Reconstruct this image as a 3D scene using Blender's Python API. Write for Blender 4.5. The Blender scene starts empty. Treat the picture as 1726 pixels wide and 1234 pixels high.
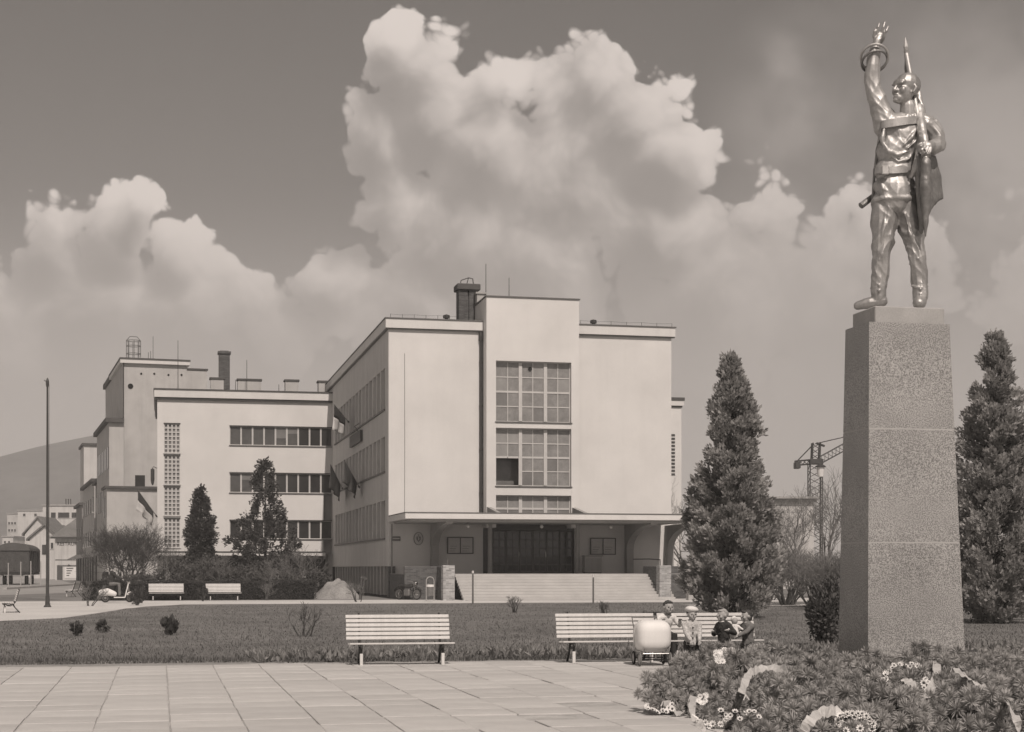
import bpy, bmesh, math, random
import numpy as np
from mathutils import Vector, Matrix
R = math.radians
PI = math.pi
scene = bpy.context.scene
COL = scene.collection

# ---------------------------------------------------------------- camera
FPX, VPX, HOR, CXP, EYE = 2700.0, 270.0, 957.5, 863.0, 1.70
YAW = math.atan((CXP - VPX) / FPX)
SY, CY = math.sin(YAW), math.cos(YAW)
cam_d = bpy.data.cameras.new('camera')
cam = bpy.data.objects.new('camera', cam_d)
COL.objects.link(cam)
cam.location = (0, 0, EYE)
cam.rotation_euler = (PI / 2, 0, -YAW)
cam_d.sensor_width = 36.0
cam_d.lens = 36.0 * FPX / 1726.0
cam_d.shift_y = (HOR - 617.0) / 1726.0
cam_d.clip_end = 9000
scene.camera = cam

def ray(x, y):
    u = (x - CXP) / FPX; v = (HOR - y) / FPX
    return (SY + u * CY, CY - u * SY, v)
def gnd(x, y, z=0.0):
    r = ray(x, y); t = (z - EYE) / r[2]
    return (r[0] * t, r[1] * t, z)
def onY(x, y, Y):
    r = ray(x, y); t = Y / r[1]
    return (r[0] * t, Y, EYE + r[2] * t)
def onX(x, y, X):
    r = ray(x, y); t = X / r[0]
    return (X, r[1] * t, EYE + r[2] * t)
def atD(x, y, d):
    r = ray(x, y)
    return (r[0] * d, r[1] * d, EYE + r[2] * d)
def proj(p):
    d = p[0] * SY + p[1] * CY
    u = p[0] * CY - p[1] * SY
    return (CXP + FPX * u / d, HOR - FPX * (p[2] - EYE) / d, d)

# ---------------------------------------------------------------- light
SUN_EL, SUN_AZ = 50.0, 3.2            # azimuth: degrees to the right of the facade normal, behind the camera
TINT = (1.0, 0.892, 0.822)
se, ce = math.sin(R(SUN_EL)), math.cos(R(SUN_EL))
SUND = Vector((math.sin(R(SUN_AZ)) * ce, -math.cos(R(SUN_AZ)) * ce, se))   # towards the sun
sun_d = bpy.data.lights.new('sun', 'SUN')
sun_d.energy = 3.2
sun_d.angle = R(0.6)
sun_d.color = (1.0, 0.887, 0.803)
sun = bpy.data.objects.new('sun', sun_d)
COL.objects.link(sun)
sun.rotation_euler = SUND.to_track_quat('Z', 'Y').to_euler()
scene.view_settings.view_transform = 'Standard'
scene.view_settings.look = 'None'
scene.view_settings.exposure = 0.0
scene.view_settings.gamma = 1.0
scene.view_settings.use_curve_mapping = False
scene.cycles.use_denoising = True
scene.cycles.use_adaptive_sampling = True
scene.cycles.adaptive_threshold = 0.02
scene.cycles.max_bounces = 5
scene.cycles.diffuse_bounces = 2
scene.cycles.glossy_bounces = 2
scene.cycles.transmission_bounces = 2
scene.cycles.transparent_max_bounces = 8
scene.cycles.volume_bounces = 0
scene.cycles.sample_clamp_indirect = 4.0
scene.cycles.caustics_reflective = False
scene.cycles.caustics_refractive = False

SKY_STR = 0.046
def N(nt, t, **kw):
    n = nt.nodes.new(t)
    for k, v in kw.items():
        if k == 'inp':
            for kk, vv in v.items():
                n.inputs[kk].default_value = vv
        else:
            setattr(n, k, v)
    return n
def mth(nt, op, a, b=None, c=None, clamp=False):
    n = nt.nodes.new('ShaderNodeMath'); n.operation = op; n.use_clamp = clamp
    for i, s in enumerate((a, b, c)):
        if s is None: continue
        if isinstance(s, (int, float)): n.inputs[i].default_value = s
        else: nt.links.new(s, n.inputs[i])
    return n.outputs[0]
def smooth(nt, v, lo, hi, a=0.0, b=1.0):
    n = N(nt, 'ShaderNodeMapRange', interpolation_type='SMOOTHSTEP')
    nt.links.new(v, n.inputs['Value'])
    for k, q in (('From Min', lo), ('From Max', hi), ('To Min', a), ('To Max', b)):
        n.inputs[k].default_value = q
    return n.outputs[0]

# cumulus heaps: centre (as seen in the photograph, turned into sky directions) and angular radius in photo pixels
LOBES = [(690, 120, 118), (640, 225, 105), (745, 210, 125), (840, 260, 150), (650, 340, 105), (790, 400, 200), (690, 55, 55), (835, 150, 80),
         (1010, 130, 122), (1095, 180, 112), (930, 160, 85), (1150, 260, 115), (960, 300, 200), (900, 450, 220), (1110, 390, 200),
         (1290, 375, 135, .6), (1400, 395, 150, .5), (1200, 520, 220), (1460, 520, 220), (1590, 470, 170, .6), (1720, 480, 220, .6),
         (200, 395, 100), (95, 420, 110), (310, 425, 90), (240, 350, 60), (150, 530, 190), (330, 550, 175), (575, 470, 95), (20, 590, 210), (450, 550, 140),
         (268, 205, 30, .25), (720, 540, 200)]
def build_world():
    w = bpy.data.worlds.new('World'); scene.world = w; w.use_nodes = True
    nt = w.node_tree; nt.nodes.clear()
    out = N(nt, 'ShaderNodeOutputWorld'); bg = N(nt, 'ShaderNodeBackground')
    nt.links.new(bg.outputs[0], out.inputs['Surface'])
    sky = N(nt, 'ShaderNodeTexSky', sky_type='NISHITA')
    sky.sun_disc = False
    sky.sun_elevation = R(SUN_EL)
    sky.sun_rotation = math.atan2(SUND.x, SUND.y)
    sky.altitude = 200; sky.air_density = 1.3; sky.dust_density = 2.2; sky.ozone_density = 1.0
    bw = N(nt, 'ShaderNodeRGBToBW'); nt.links.new(sky.outputs[0], bw.inputs[0])
    tc = N(nt, 'ShaderNodeTexCoord')
    # ---- node groups: cloud density for a direction (full, and a plain one for the shading)
    def group(name, full):
        g = bpy.data.node_groups.new(name, 'ShaderNodeTree')
        g.interface.new_socket('Dir', in_out='INPUT', socket_type='NodeSocketVector')
        g.interface.new_socket('Density', in_out='OUTPUT', socket_type='NodeSocketFloat')
        gi = N(g, 'NodeGroupInput'); go = N(g, 'NodeGroupOutput')
        d0 = dw = gi.outputs[0]
        acc = None
        for (px, py, r, *wt) in LOBES:
            wt = wt[0] if wt else 1.0
            c = Vector(ray(px, py)).normalized()
            ds = N(g, 'ShaderNodeVectorMath', operation='DISTANCE'); g.links.new(dw, ds.inputs[0]); ds.inputs[1].default_value = c
            v = mth(g, 'MULTIPLY_ADD', ds.outputs['Value'], -FPX * wt / r, wt)
            acc = v if acc is None else mth(g, 'SMOOTH_MAX', acc, v, 0.16)
        # the unseen sky: cloud of the same kind, its cover raised for ambient light
        bn = N(g, 'ShaderNodeTexNoise', inp={'Scale': 2.6, 'Detail': 2.0, 'Roughness': 0.5}); g.links.new(d0, bn.inputs['Vector'])
        base = mth(g, 'MULTIPLY_ADD', bn.outputs[0], 3.4, -1.62)
        fwd = Vector(ray(863, 520)).normalized()
        dd = N(g, 'ShaderNodeVectorMath', operation='DISTANCE'); g.links.new(d0, dd.inputs[0]); dd.inputs[1].default_value = fwd
        base = mth(g, 'ADD', base, smooth(g, dd.outputs['Value'], 0.34, 0.5, -1.2, 0.0))
        acc = mth(g, 'MAXIMUM', mth(g, 'SMOOTH_MAX', acc, base, 0.15), -1.5)
        n2 = N(g, 'ShaderNodeTexNoise', inp={'Scale': 14.0, 'Detail': 6.0 if full else 4.0, 'Roughness': 0.6}); g.links.new(dw, n2.inputs['Vector'])
        tot = mth(g, 'ADD', acc, mth(g, 'MULTIPLY_ADD', n2.outputs[0], 0.50 if full else 0.95, -0.25 if full else -0.47))
        if full:
            vo = N(g, 'ShaderNodeTexVoronoi', feature='F1', inp={'Scale': 26.0, 'Detail': 2.0, 'Roughness': 0.6, 'Lacunarity': 2.4})
            g.links.new(dw, vo.inputs['Vector'])
            tot = mth(g, 'ADD', tot, mth(g, 'MULTIPLY_ADD', vo.outputs['Distance'], -0.50, 0.27))
        g.links.new(tot, go.inputs[0]); return g
    gf, gc = group('cloud_density', True), group('cloud_density_plain', False)
    wn = N(nt, 'ShaderNodeTexNoise', inp={'Scale': 10.0, 'Detail': 3.0, 'Roughness': 0.6}); nt.links.new(tc.outputs['Generated'], wn.inputs['Vector'])
    ws = N(nt, 'ShaderNodeVectorMath', operation='SUBTRACT'); nt.links.new(wn.outputs['Color'], ws.inputs[0]); ws.inputs[1].default_value = (.5, .5, .5)
    wm = N(nt, 'ShaderNodeVectorMath', operation='SCALE'); nt.links.new(ws.outputs[0], wm.inputs[0]); wm.inputs['Scale'].default_value = 0.05
    wa = N(nt, 'ShaderNodeVectorMath', operation='ADD'); nt.links.new(tc.outputs['Generated'], wa.inputs[0]); nt.links.new(wm.outputs[0], wa.inputs[1])
    def dens(off):
        gn = N(nt, 'ShaderNodeGroup'); gn.node_tree = gf if off is None else gc
        if off is None: nt.links.new(wa.outputs[0], gn.inputs[0])
        else:
            ad = N(nt, 'ShaderNodeVectorMath', operation='ADD'); nt.links.new(wa.outputs[0], ad.inputs[0]); ad.inputs[1].default_value = off
            nt.links.new(ad.outputs[0], gn.inputs[0])
        return gn.outputs[0]
    right = Vector((CY, -SY, 0)); up = Vector((0, 0, 1))
    lv = (right * 0.45 + up * 0.9)
    D = dens(None); D2 = dens(lv * 0.022)
    cover = smooth(nt, D, 0.02, 0.15)
    # thickness towards the light: thin = sunlit, thick = grey
    s1 = smooth(nt, mth(nt, 'SUBTRACT', D2, D), -0.42, 0.42, 1.0, 0.0)
    s2 = smooth(nt, D2, -0.1, 1.0, 1.0, 0.0)
    lit = mth(nt, 'ADD', mth(nt, 'MULTIPLY', s1, 0.55), mth(nt, 'MULTIPLY', s2, 0.55))
    cloud = mth(nt, 'MULTIPLY_ADD', lit, 0.46, 0.305)          # radiance of the cloud
    skyv = mth(nt, 'MULTIPLY', bw.outputs[0], SKY_STR)
    mx = N(nt, 'ShaderNodeMix', data_type='FLOAT'); nt.links.new(cover, mx.inputs[0])
    nt.links.new(skyv, mx.inputs[2]); nt.links.new(cloud, mx.inputs[3])
    # soft thin cloud without edges
    sn = N(nt, 'ShaderNodeTexNoise', inp={'Scale': 9.0, 'Detail': 4.0, 'Roughness': 0.55}); nt.links.new(tc.outputs['Generated'], sn.inputs['Vector'])
    soft = None
    for (px, py, r) in ((1370, 180, 200), (1330, 110, 90), (1680, 330, 520), (1480, 450, 360)):
        ds = N(nt, 'ShaderNodeVectorMath', operation='DISTANCE'); nt.links.new(tc.outputs['Generated'], ds.inputs[0]); ds.inputs[1].default_value = Vector(ray(px, py)).normalized()
        v = smooth(nt, ds.outputs['Value'], 0.0, r/FPX, 1.0, 0.0); soft = v if soft is None else mth(nt, 'MAXIMUM', soft, v)
    soft = mth(nt, 'MULTIPLY', soft, smooth(nt, sn.outputs[0], 0.30, 0.62, 0.10, 0.90))
    mz = N(nt, 'ShaderNodeMix', data_type='FLOAT'); nt.links.new(soft, mz.inputs[0]); nt.links.new(mx.outputs[0], mz.inputs[2]); mz.inputs[3].default_value = 0.46
    mx = mz
    # thin veil near the horizon
    sx = N(nt, 'ShaderNodeSeparateXYZ'); nt.links.new(tc.outputs['Generated'], sx.inputs[0])
    veil = smooth(nt, sx.outputs['Z'], 0.07, 0.235, 0.97, 0.0)
    mv = N(nt, 'ShaderNodeMix', data_type='FLOAT'); nt.links.new(veil, mv.inputs[0])
    nt.links.new(mx.outputs[0], mv.inputs[2]); mv.inputs[3].default_value = 0.45
    tint = N(nt, 'ShaderNodeVectorMath', operation='SCALE'); tint.inputs[0].default_value = TINT
    nt.links.new(mv.outputs[0], tint.inputs['Scale'])
    nt.links.new(tint.outputs[0], bg.inputs['Color'])
    bg.inputs['Strength'].default_value = 1.0
    w.cycles.sampling_method = 'MANUAL'; w.cycles.sample_map_resolution = 512
build_world()

# ---------------------------------------------------------------- helpers: tags, meshes, materials
def tag(o, label=None, cat=None, group=None, kind=None):
    if label: o['label'] = label
    if cat: o['category'] = cat
    if group: o['group'] = group
    if kind: o['kind'] = kind
    return o
def thing(name, loc, label, cat, group=None, rz=0.0):
    o = bpy.data.objects.new(name, None); COL.objects.link(o)
    o.location = loc; o.rotation_euler = (0, 0, rz); o.empty_display_size = .2
    return tag(o, label, cat, group)
def copy_tree(o, parent=None):
    c = o.copy(); COL.objects.link(c); c.parent = parent
    for ch in o.children:
        copy_tree(ch, c)
    return c

class MB:
    def __init__(s): s.v = []; s.f = []
    def add(s, vs, fs):
        b = len(s.v); s.v += [tuple(q) for q in vs]; s.f += [tuple(b + i for i in f) for f in fs]; return s
    def box(s, x0, x1, y0, y1, z0, z1):
        return s.add([(x0,y0,z0),(x1,y0,z0),(x1,y1,z0),(x0,y1,z0),(x0,y0,z1),(x1,y0,z1),(x1,y1,z1),(x0,y1,z1)],
                     [(0,3,2,1),(4,5,6,7),(0,1,5,4),(1,2,6,5),(2,3,7,6),(3,0,4,7)])
    def bbox(s, x0, x1, y0, y1, z0, z1, b=.01):
        """box with a chamfer on all edges"""
        xs=(x0,x1); ys=(y0,y1); zs=(z0,z1); V=[]; idx={}
        for i in (0,1):
            for j in (0,1):
                for k in (0,1):
                    sx=(1,-1)[i]; sy=(1,-1)[j]; sz=(1,-1)[k]
                    for a,(dx,dy,dz) in enumerate(((0,b,b),(b,0,b),(b,b,0))):
                        idx[i,j,k,a]=len(V); V.append((xs[i]+sx*dx, ys[j]+sy*dy, zs[k]+sz*dz))
        I=idx; Fs=[]
        for i in (0,1): Fs.append((I[i,0,0,0],I[i,1,0,0],I[i,1,1,0],I[i,0,1,0]))
        for j in (0,1): Fs.append((I[0,j,0,1],I[1,j,0,1],I[1,j,1,1],I[0,j,1,1]))
        for k in (0,1): Fs.append((I[0,0,k,2],I[1,0,k,2],I[1,1,k,2],I[0,1,k,2]))
        for i in (0,1):
            for j in (0,1): Fs.append((I[i,j,0,0],I[i,j,0,1],I[i,j,1,1],I[i,j,1,0]))
        for i in (0,1):
            for k in (0,1): Fs.append((I[i,0,k,0],I[i,0,k,2],I[i,1,k,2],I[i,1,k,0]))
        for j in (0,1):
            for k in (0,1): Fs.append((I[0,j,k,1],I[0,j,k,2],I[1,j,k,2],I[1,j,k,1]))
        for i in (0,1):
            for j in (0,1):
                for k in (0,1): Fs.append((I[i,j,k,0],I[i,j,k,1],I[i,j,k,2]))
        return s.add(V, Fs)
    def prism(s, poly, axis, a, b):
        """poly: 2D outline; extruded along axis 'x','y' or 'z' from a to b"""
        n = len(poly)
        def P(q, t):
            return {'x': (t, q[0], q[1]), 'y': (q[0], t, q[1]), 'z': (q[0], q[1], t)}[axis]
        vs = [P(q, a) for q in poly] + [P(q, b) for q in poly]
        fs = [tuple(range(n)), tuple(range(2*n-1, n-1, -1))] + [(i, i+n, (i+1) % n + n, (i+1) % n) for i in range(n)]
        return s.add(vs, fs)
    def tube(s, pts, rad, n=8, cap=True):
        pts = [Vector(p) for p in pts]
        if isinstance(rad, (int, float)): rad = [rad] * len(pts)
        vs = []; fs = []
        up = None
        for i, p in enumerate(pts):
            t = (pts[min(i+1, len(pts)-1)] - pts[max(i-1, 0)])
            t = t.normalized() if t.length > 1e-9 else Vector((0, 0, 1))
            if up is None:
                up = t.cross(Vector((0, 0, 1)) if abs(t.z) < .9 else Vector((1, 0, 0)))
            a = up - t * up.dot(t)
            if a.length < 1e-6: a = t.orthogonal()
            a.normalize(); up = a; b = t.cross(a).normalized()
            for k in range(n):
                q = 2 * PI * k / n
                vs.append(p + (a * math.cos(q) + b * math.sin(q)) * rad[i])
        for i in range(len(pts) - 1):
            for k in range(n):
                fs.append((i*n+k, i*n+(k+1) % n, (i+1)*n+(k+1) % n, (i+1)*n+k))
        if cap:
            fs.append(tuple(range(n-1, -1, -1))); m = (len(pts)-1)*n
            fs.append(tuple(m+k for k in range(n)))
        return s.add(vs, fs)
    def lathe(s, prof, c=(0, 0, 0), n=16, axis='z'):
        vs = []; fs = []; m = len(prof)
        for (r, z) in prof:
            for k in range(n):
                q = 2*PI*k/n
                p = (r*math.cos(q), r*math.sin(q), z)
                if axis == 'y': p = (p[0], p[2], p[1])
                if axis == 'x': p = (p[2], p[0], p[1])
                vs.append((c[0]+p[0], c[1]+p[1], c[2]+p[2]))
        for i in range(m-1):
            for k in range(n):
                fs.append((i*n+k, i*n+(k+1) % n, (i+1)*n+(k+1) % n, (i+1)*n+k))
        fs.append(tuple(range(n-1, -1, -1))); fs.append(tuple((m-1)*n+k for k in range(n)))
        return s.add(vs, fs)
    def ell(s, c, r, rot=None, nu=12, nv=8):
        vs = []; fs = []
        M = rot if rot is not None else Matrix.Identity(3)
        c = Vector(c)
        if isinstance(r, (int, float)): r = (r, r, r)
        vs.append(c + M @ Vector((0, 0, -r[2])))
        for j in range(1, nv):
            th = PI * j / nv
            for i in range(nu):
                ph = 2*PI*i/nu
                vs.append(c + M @ Vector((r[0]*math.sin(th)*math.cos(ph), r[1]*math.sin(th)*math.sin(ph), -r[2]*math.cos(th))))
        vs.append(c + M @ Vector((0, 0, r[2])))
        for i in range(nu): fs.append((0, 1+(i+1) % nu, 1+i))
        for j in range(nv-2):
            for i in range(nu):
                a = 1+j*nu; fs.append((a+i, a+(i+1) % nu, a+nu+(i+1) % nu, a+nu+i))
        L = len(vs)-1; a = 1+(nv-2)*nu
        for i in range(nu): fs.append((L, a+i, a+(i+1) % nu))
        return s.add(vs, fs)
    def limb(s, pts, rad, n=10, sx=1.0):
        """closed tapered limb with round ends (for remeshing)"""
        P = [Vector(p) for p in pts]; rr = list(rad)
        d0 = (P[0]-P[1]).normalized(); d1 = (P[-1]-P[-2]).normalized()
        pts2 = [P[0]+d0*rr[0]*.9, P[0]+d0*rr[0]*.55] + P + [P[-1]+d1*rr[-1]*.55, P[-1]+d1*rr[-1]*.9]
        r2 = [rr[0]*.4, rr[0]*.8] + rr + [rr[-1]*.8, rr[-1]*.4]
        return s.tube(pts2, r2, n)
    def torus(s, c, R0, r, rot=None, nu=28, nv=8):
        M = rot if rot is not None else Matrix.Identity(3); c = Vector(c); vs = []; fs = []
        for i in range(nu):
            a = 2*PI*i/nu
            for j in range(nv):
                b = 2*PI*j/nv
                vs.append(c + M @ Vector(((R0+r*math.cos(b))*math.cos(a), (R0+r*math.cos(b))*math.sin(a), r*math.sin(b))))
        for i in range(nu):
            for j in range(nv):
                fs.append((i*nv+j, ((i+1) % nu)*nv+j, ((i+1) % nu)*nv+(j+1) % nv, i*nv+(j+1) % nv))
        return s.add(vs, fs)
    def mesh(s, name, smooth=False):
        me = bpy.data.meshes.new(name); me.from_pydata(s.v, [], s.f)
        bm = bmesh.new(); bm.from_mesh(me); bmesh.ops.recalc_face_normals(bm, faces=bm.faces); bm.to_mesh(me); bm.free()
        if smooth: me.polygons.foreach_set('use_smooth', [True]*len(me.polygons))
        me.update(); return me
    def build(s, name, mat, parent=None, smooth=False, label=None):
        return link(name, s.mesh(name, smooth), mat, parent, label)
def link(name, me, mat, parent=None, label=None):
    o = bpy.data.objects.new(name, me); COL.objects.link(o)
    if mat is not None and not me.materials: me.materials.append(mat)
    if parent is not None: o.parent = parent
    if label: o['label'] = label
    return o
def wbuild(mb, name, mat, root, smooth=False):
    """mesh given in world coordinates, made a child of root (an Empty that may be moved or turned)"""
    o = mb.build(name, mat, root, smooth)
    o.matrix_parent_inverse = Matrix.Translation(root.location).inverted() if root.rotation_euler.z == 0 else (Matrix.Translation(root.location) @ Matrix.Rotation(root.rotation_euler.z, 4, 'Z')).inverted()
    return o
def np_mesh(name, V, Fc, mat, parent=None, smooth=False):
    """V (n,3) float array, Fc (m,k) int array"""
    me = bpy.data.meshes.new(name)
    V = np.asarray(V, dtype=np.float32); Fc = np.asarray(Fc, dtype=np.int32)
    m, k = Fc.shape
    me.vertices.add(len(V)); me.vertices.foreach_set('co', V.ravel())
    me.loops.add(m*k); me.loops.foreach_set('vertex_index', Fc.ravel())
    me.polygons.add(m); me.polygons.foreach_set('loop_start', np.arange(0, m*k, k, dtype=np.int32))
    if smooth: me.polygons.foreach_set('use_smooth', np.ones(m, dtype=bool))
    me.update(calc_edges=True); me.validate()
    return link(name, me, mat, parent)

MATS = {}
def mat(name, v, rough=.8, var=.12, scale=4.0, fine=60.0, fvar=.08, bump=0.0, bscale=60.0, metallic=0.0, spec=.4, streak=0.0, speck=0.0, rvar=0.0, coat=0.0, translucent=0.0, warm=(1.0, .985, .965)):
    if name in MATS: return MATS[name]
    m = bpy.data.materials.new(name); m.use_nodes = True; nt = m.node_tree
    b = nt.nodes['Principled BSDF']
    tc = N(nt, 'ShaderNodeTexCoord'); co = tc.outputs['Object']
    n1 = N(nt, 'ShaderNodeTexNoise', inp={'Scale': scale, 'Detail': 5.0, 'Roughness': .6}); nt.links.new(co, n1.inputs['Vector'])
    n2 = N(nt, 'ShaderNodeTexNoise', inp={'Scale': fine, 'Detail': 3.0, 'Roughness': .6}); nt.links.new(co, n2.inputs['Vector'])
    a = mth(nt, 'MULTIPLY_ADD', n1.outputs[0], 2*var*2, 1-2*var)
    c = mth(nt, 'MULTIPLY_ADD', n2.outputs[0], 2*fvar*2, 1-2*fvar)
    val = mth(nt, 'MULTIPLY', mth(nt, 'MULTIPLY', a, c), v)
    if streak:
        mp = N(nt, 'ShaderNodeMapping'); mp.inputs['Scale'].default_value = (1.6, 1.6, .09); nt.links.new(co, mp.inputs['Vector'])
        n3 = N(nt, 'ShaderNodeTexNoise', inp={'Scale': 1.2, 'Detail': 6.0, 'Roughness': .65}); nt.links.new(mp.outputs[0], n3.inputs['Vector'])
        val = mth(nt, 'MULTIPLY', val, smooth(nt, n3.outputs[0], .42, .72, 1.0, 1.0-streak))
    if speck:
        vo = N(nt, 'ShaderNodeTexNoise', inp={'Scale': bscale, 'Detail': 2.0, 'Roughness': .7}); nt.links.new(co, vo.inputs['Vector'])
        val = mth(nt, 'MULTIPLY', val, smooth(nt, vo.outputs[0], .36, .64, 1.0-speck, 1.0+speck))
    cl = N(nt, 'ShaderNodeVectorMath', operation='SCALE'); cl.inputs[0].default_value = warm; nt.links.new(val, cl.inputs['Scale'])
    nt.links.new(cl.outputs[0], b.inputs['Base Color'])
    if rvar:
        nt.links.new(mth(nt, 'MULTIPLY_ADD', n1.outputs[0], rvar*2, rough-rvar, clamp=True), b.inputs['Roughness'])
    else: b.inputs['Roughness'].default_value = rough
    b.inputs['Metallic'].default_value = metallic
    b.inputs['Specular IOR Level'].default_value = spec
    if coat: b.inputs['Coat Weight'].default_value = coat
    if bump:
        nb = N(nt, 'ShaderNodeTexNoise', inp={'Scale': bscale, 'Detail': 4.0, 'Roughness': .6}); nt.links.new(co, nb.inputs['Vector'])
        bp = N(nt, 'ShaderNodeBump', inp={'Strength': min(1.0, bump), 'Distance': .02 if bscale > 20 else .06}); nt.links.new(nb.outputs[0], bp.inputs['Height'])
        nt.links.new(bp.outputs[0], b.inputs['Normal'])
    if translucent:
        tr = N(nt, 'ShaderNodeBsdfTranslucent'); nt.links.new(cl.outputs[0], tr.inputs['Color'])
        ms = N(nt, 'ShaderNodeMixShader'); ms.inputs[0].default_value = translucent
        nt.links.new(b.outputs[0], ms.inputs[1]); nt.links.new(tr.outputs[0], ms.inputs[2])
        nt.links.new(ms.outputs[0], nt.nodes['Material Output'].inputs['Surface'])
    MATS[name] = m
    return m
def brick_mat(name, v, mortar, sx=.25, sz=.075, rot=None):
    if name in MATS: return MATS[name]
    m = bpy.data.materials.new(name); m.use_nodes = True; nt = m.node_tree; b = nt.nodes['Principled BSDF']
    tc = N(nt, 'ShaderNodeTexCoord'); sp = N(nt, 'ShaderNodeSeparateXYZ'); nt.links.new(tc.outputs['Object'], sp.inputs[0])
    cb = N(nt, 'ShaderNodeCombineXYZ'); nt.links.new(mth(nt, 'ADD', sp.outputs[0], sp.outputs[1]), cb.inputs[0]); nt.links.new(sp.outputs[2], cb.inputs[1])
    bt = N(nt, 'ShaderNodeTexBrick', inp={'Scale': 1.0, 'Brick Width': sx, 'Row Height': sz, 'Mortar Size': .008, 'Bias': 0.0})
    bt.inputs['Color1'].default_value = (v*.7,)*3+(1,); bt.inputs['Color2'].default_value = (v*1.35,)*3+(1,); bt.inputs['Mortar'].default_value = (mortar,)*3+(1,)
    nt.links.new(cb.outputs[0], bt.inputs['Vector'])
    n1 = N(nt, 'ShaderNodeTexNoise', inp={'Scale': 3.0, 'Detail': 6.0}); nt.links.new(tc.outputs['Object'], n1.inputs['Vector'])
    mu = N(nt, 'ShaderNodeVectorMath', operation='SCALE'); nt.links.new(bt.outputs['Color'], mu.inputs[0]); nt.links.new(mth(nt, 'MULTIPLY_ADD', n1.outputs[0], .8, .6), mu.inputs['Scale'])
    nt.links.new(mu.outputs[0], b.inputs['Base Color']); b.inputs['Roughness'].default_value = .9
    bp = N(nt, 'ShaderNodeBump', inp={'Strength': .7, 'Distance': .01}); nt.links.new(bt.outputs['Fac'], bp.inputs['Height']); bp.invert = True
    nt.links.new(bp.outputs[0], b.inputs['Normal'])
    MATS[name] = m; return m

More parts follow.
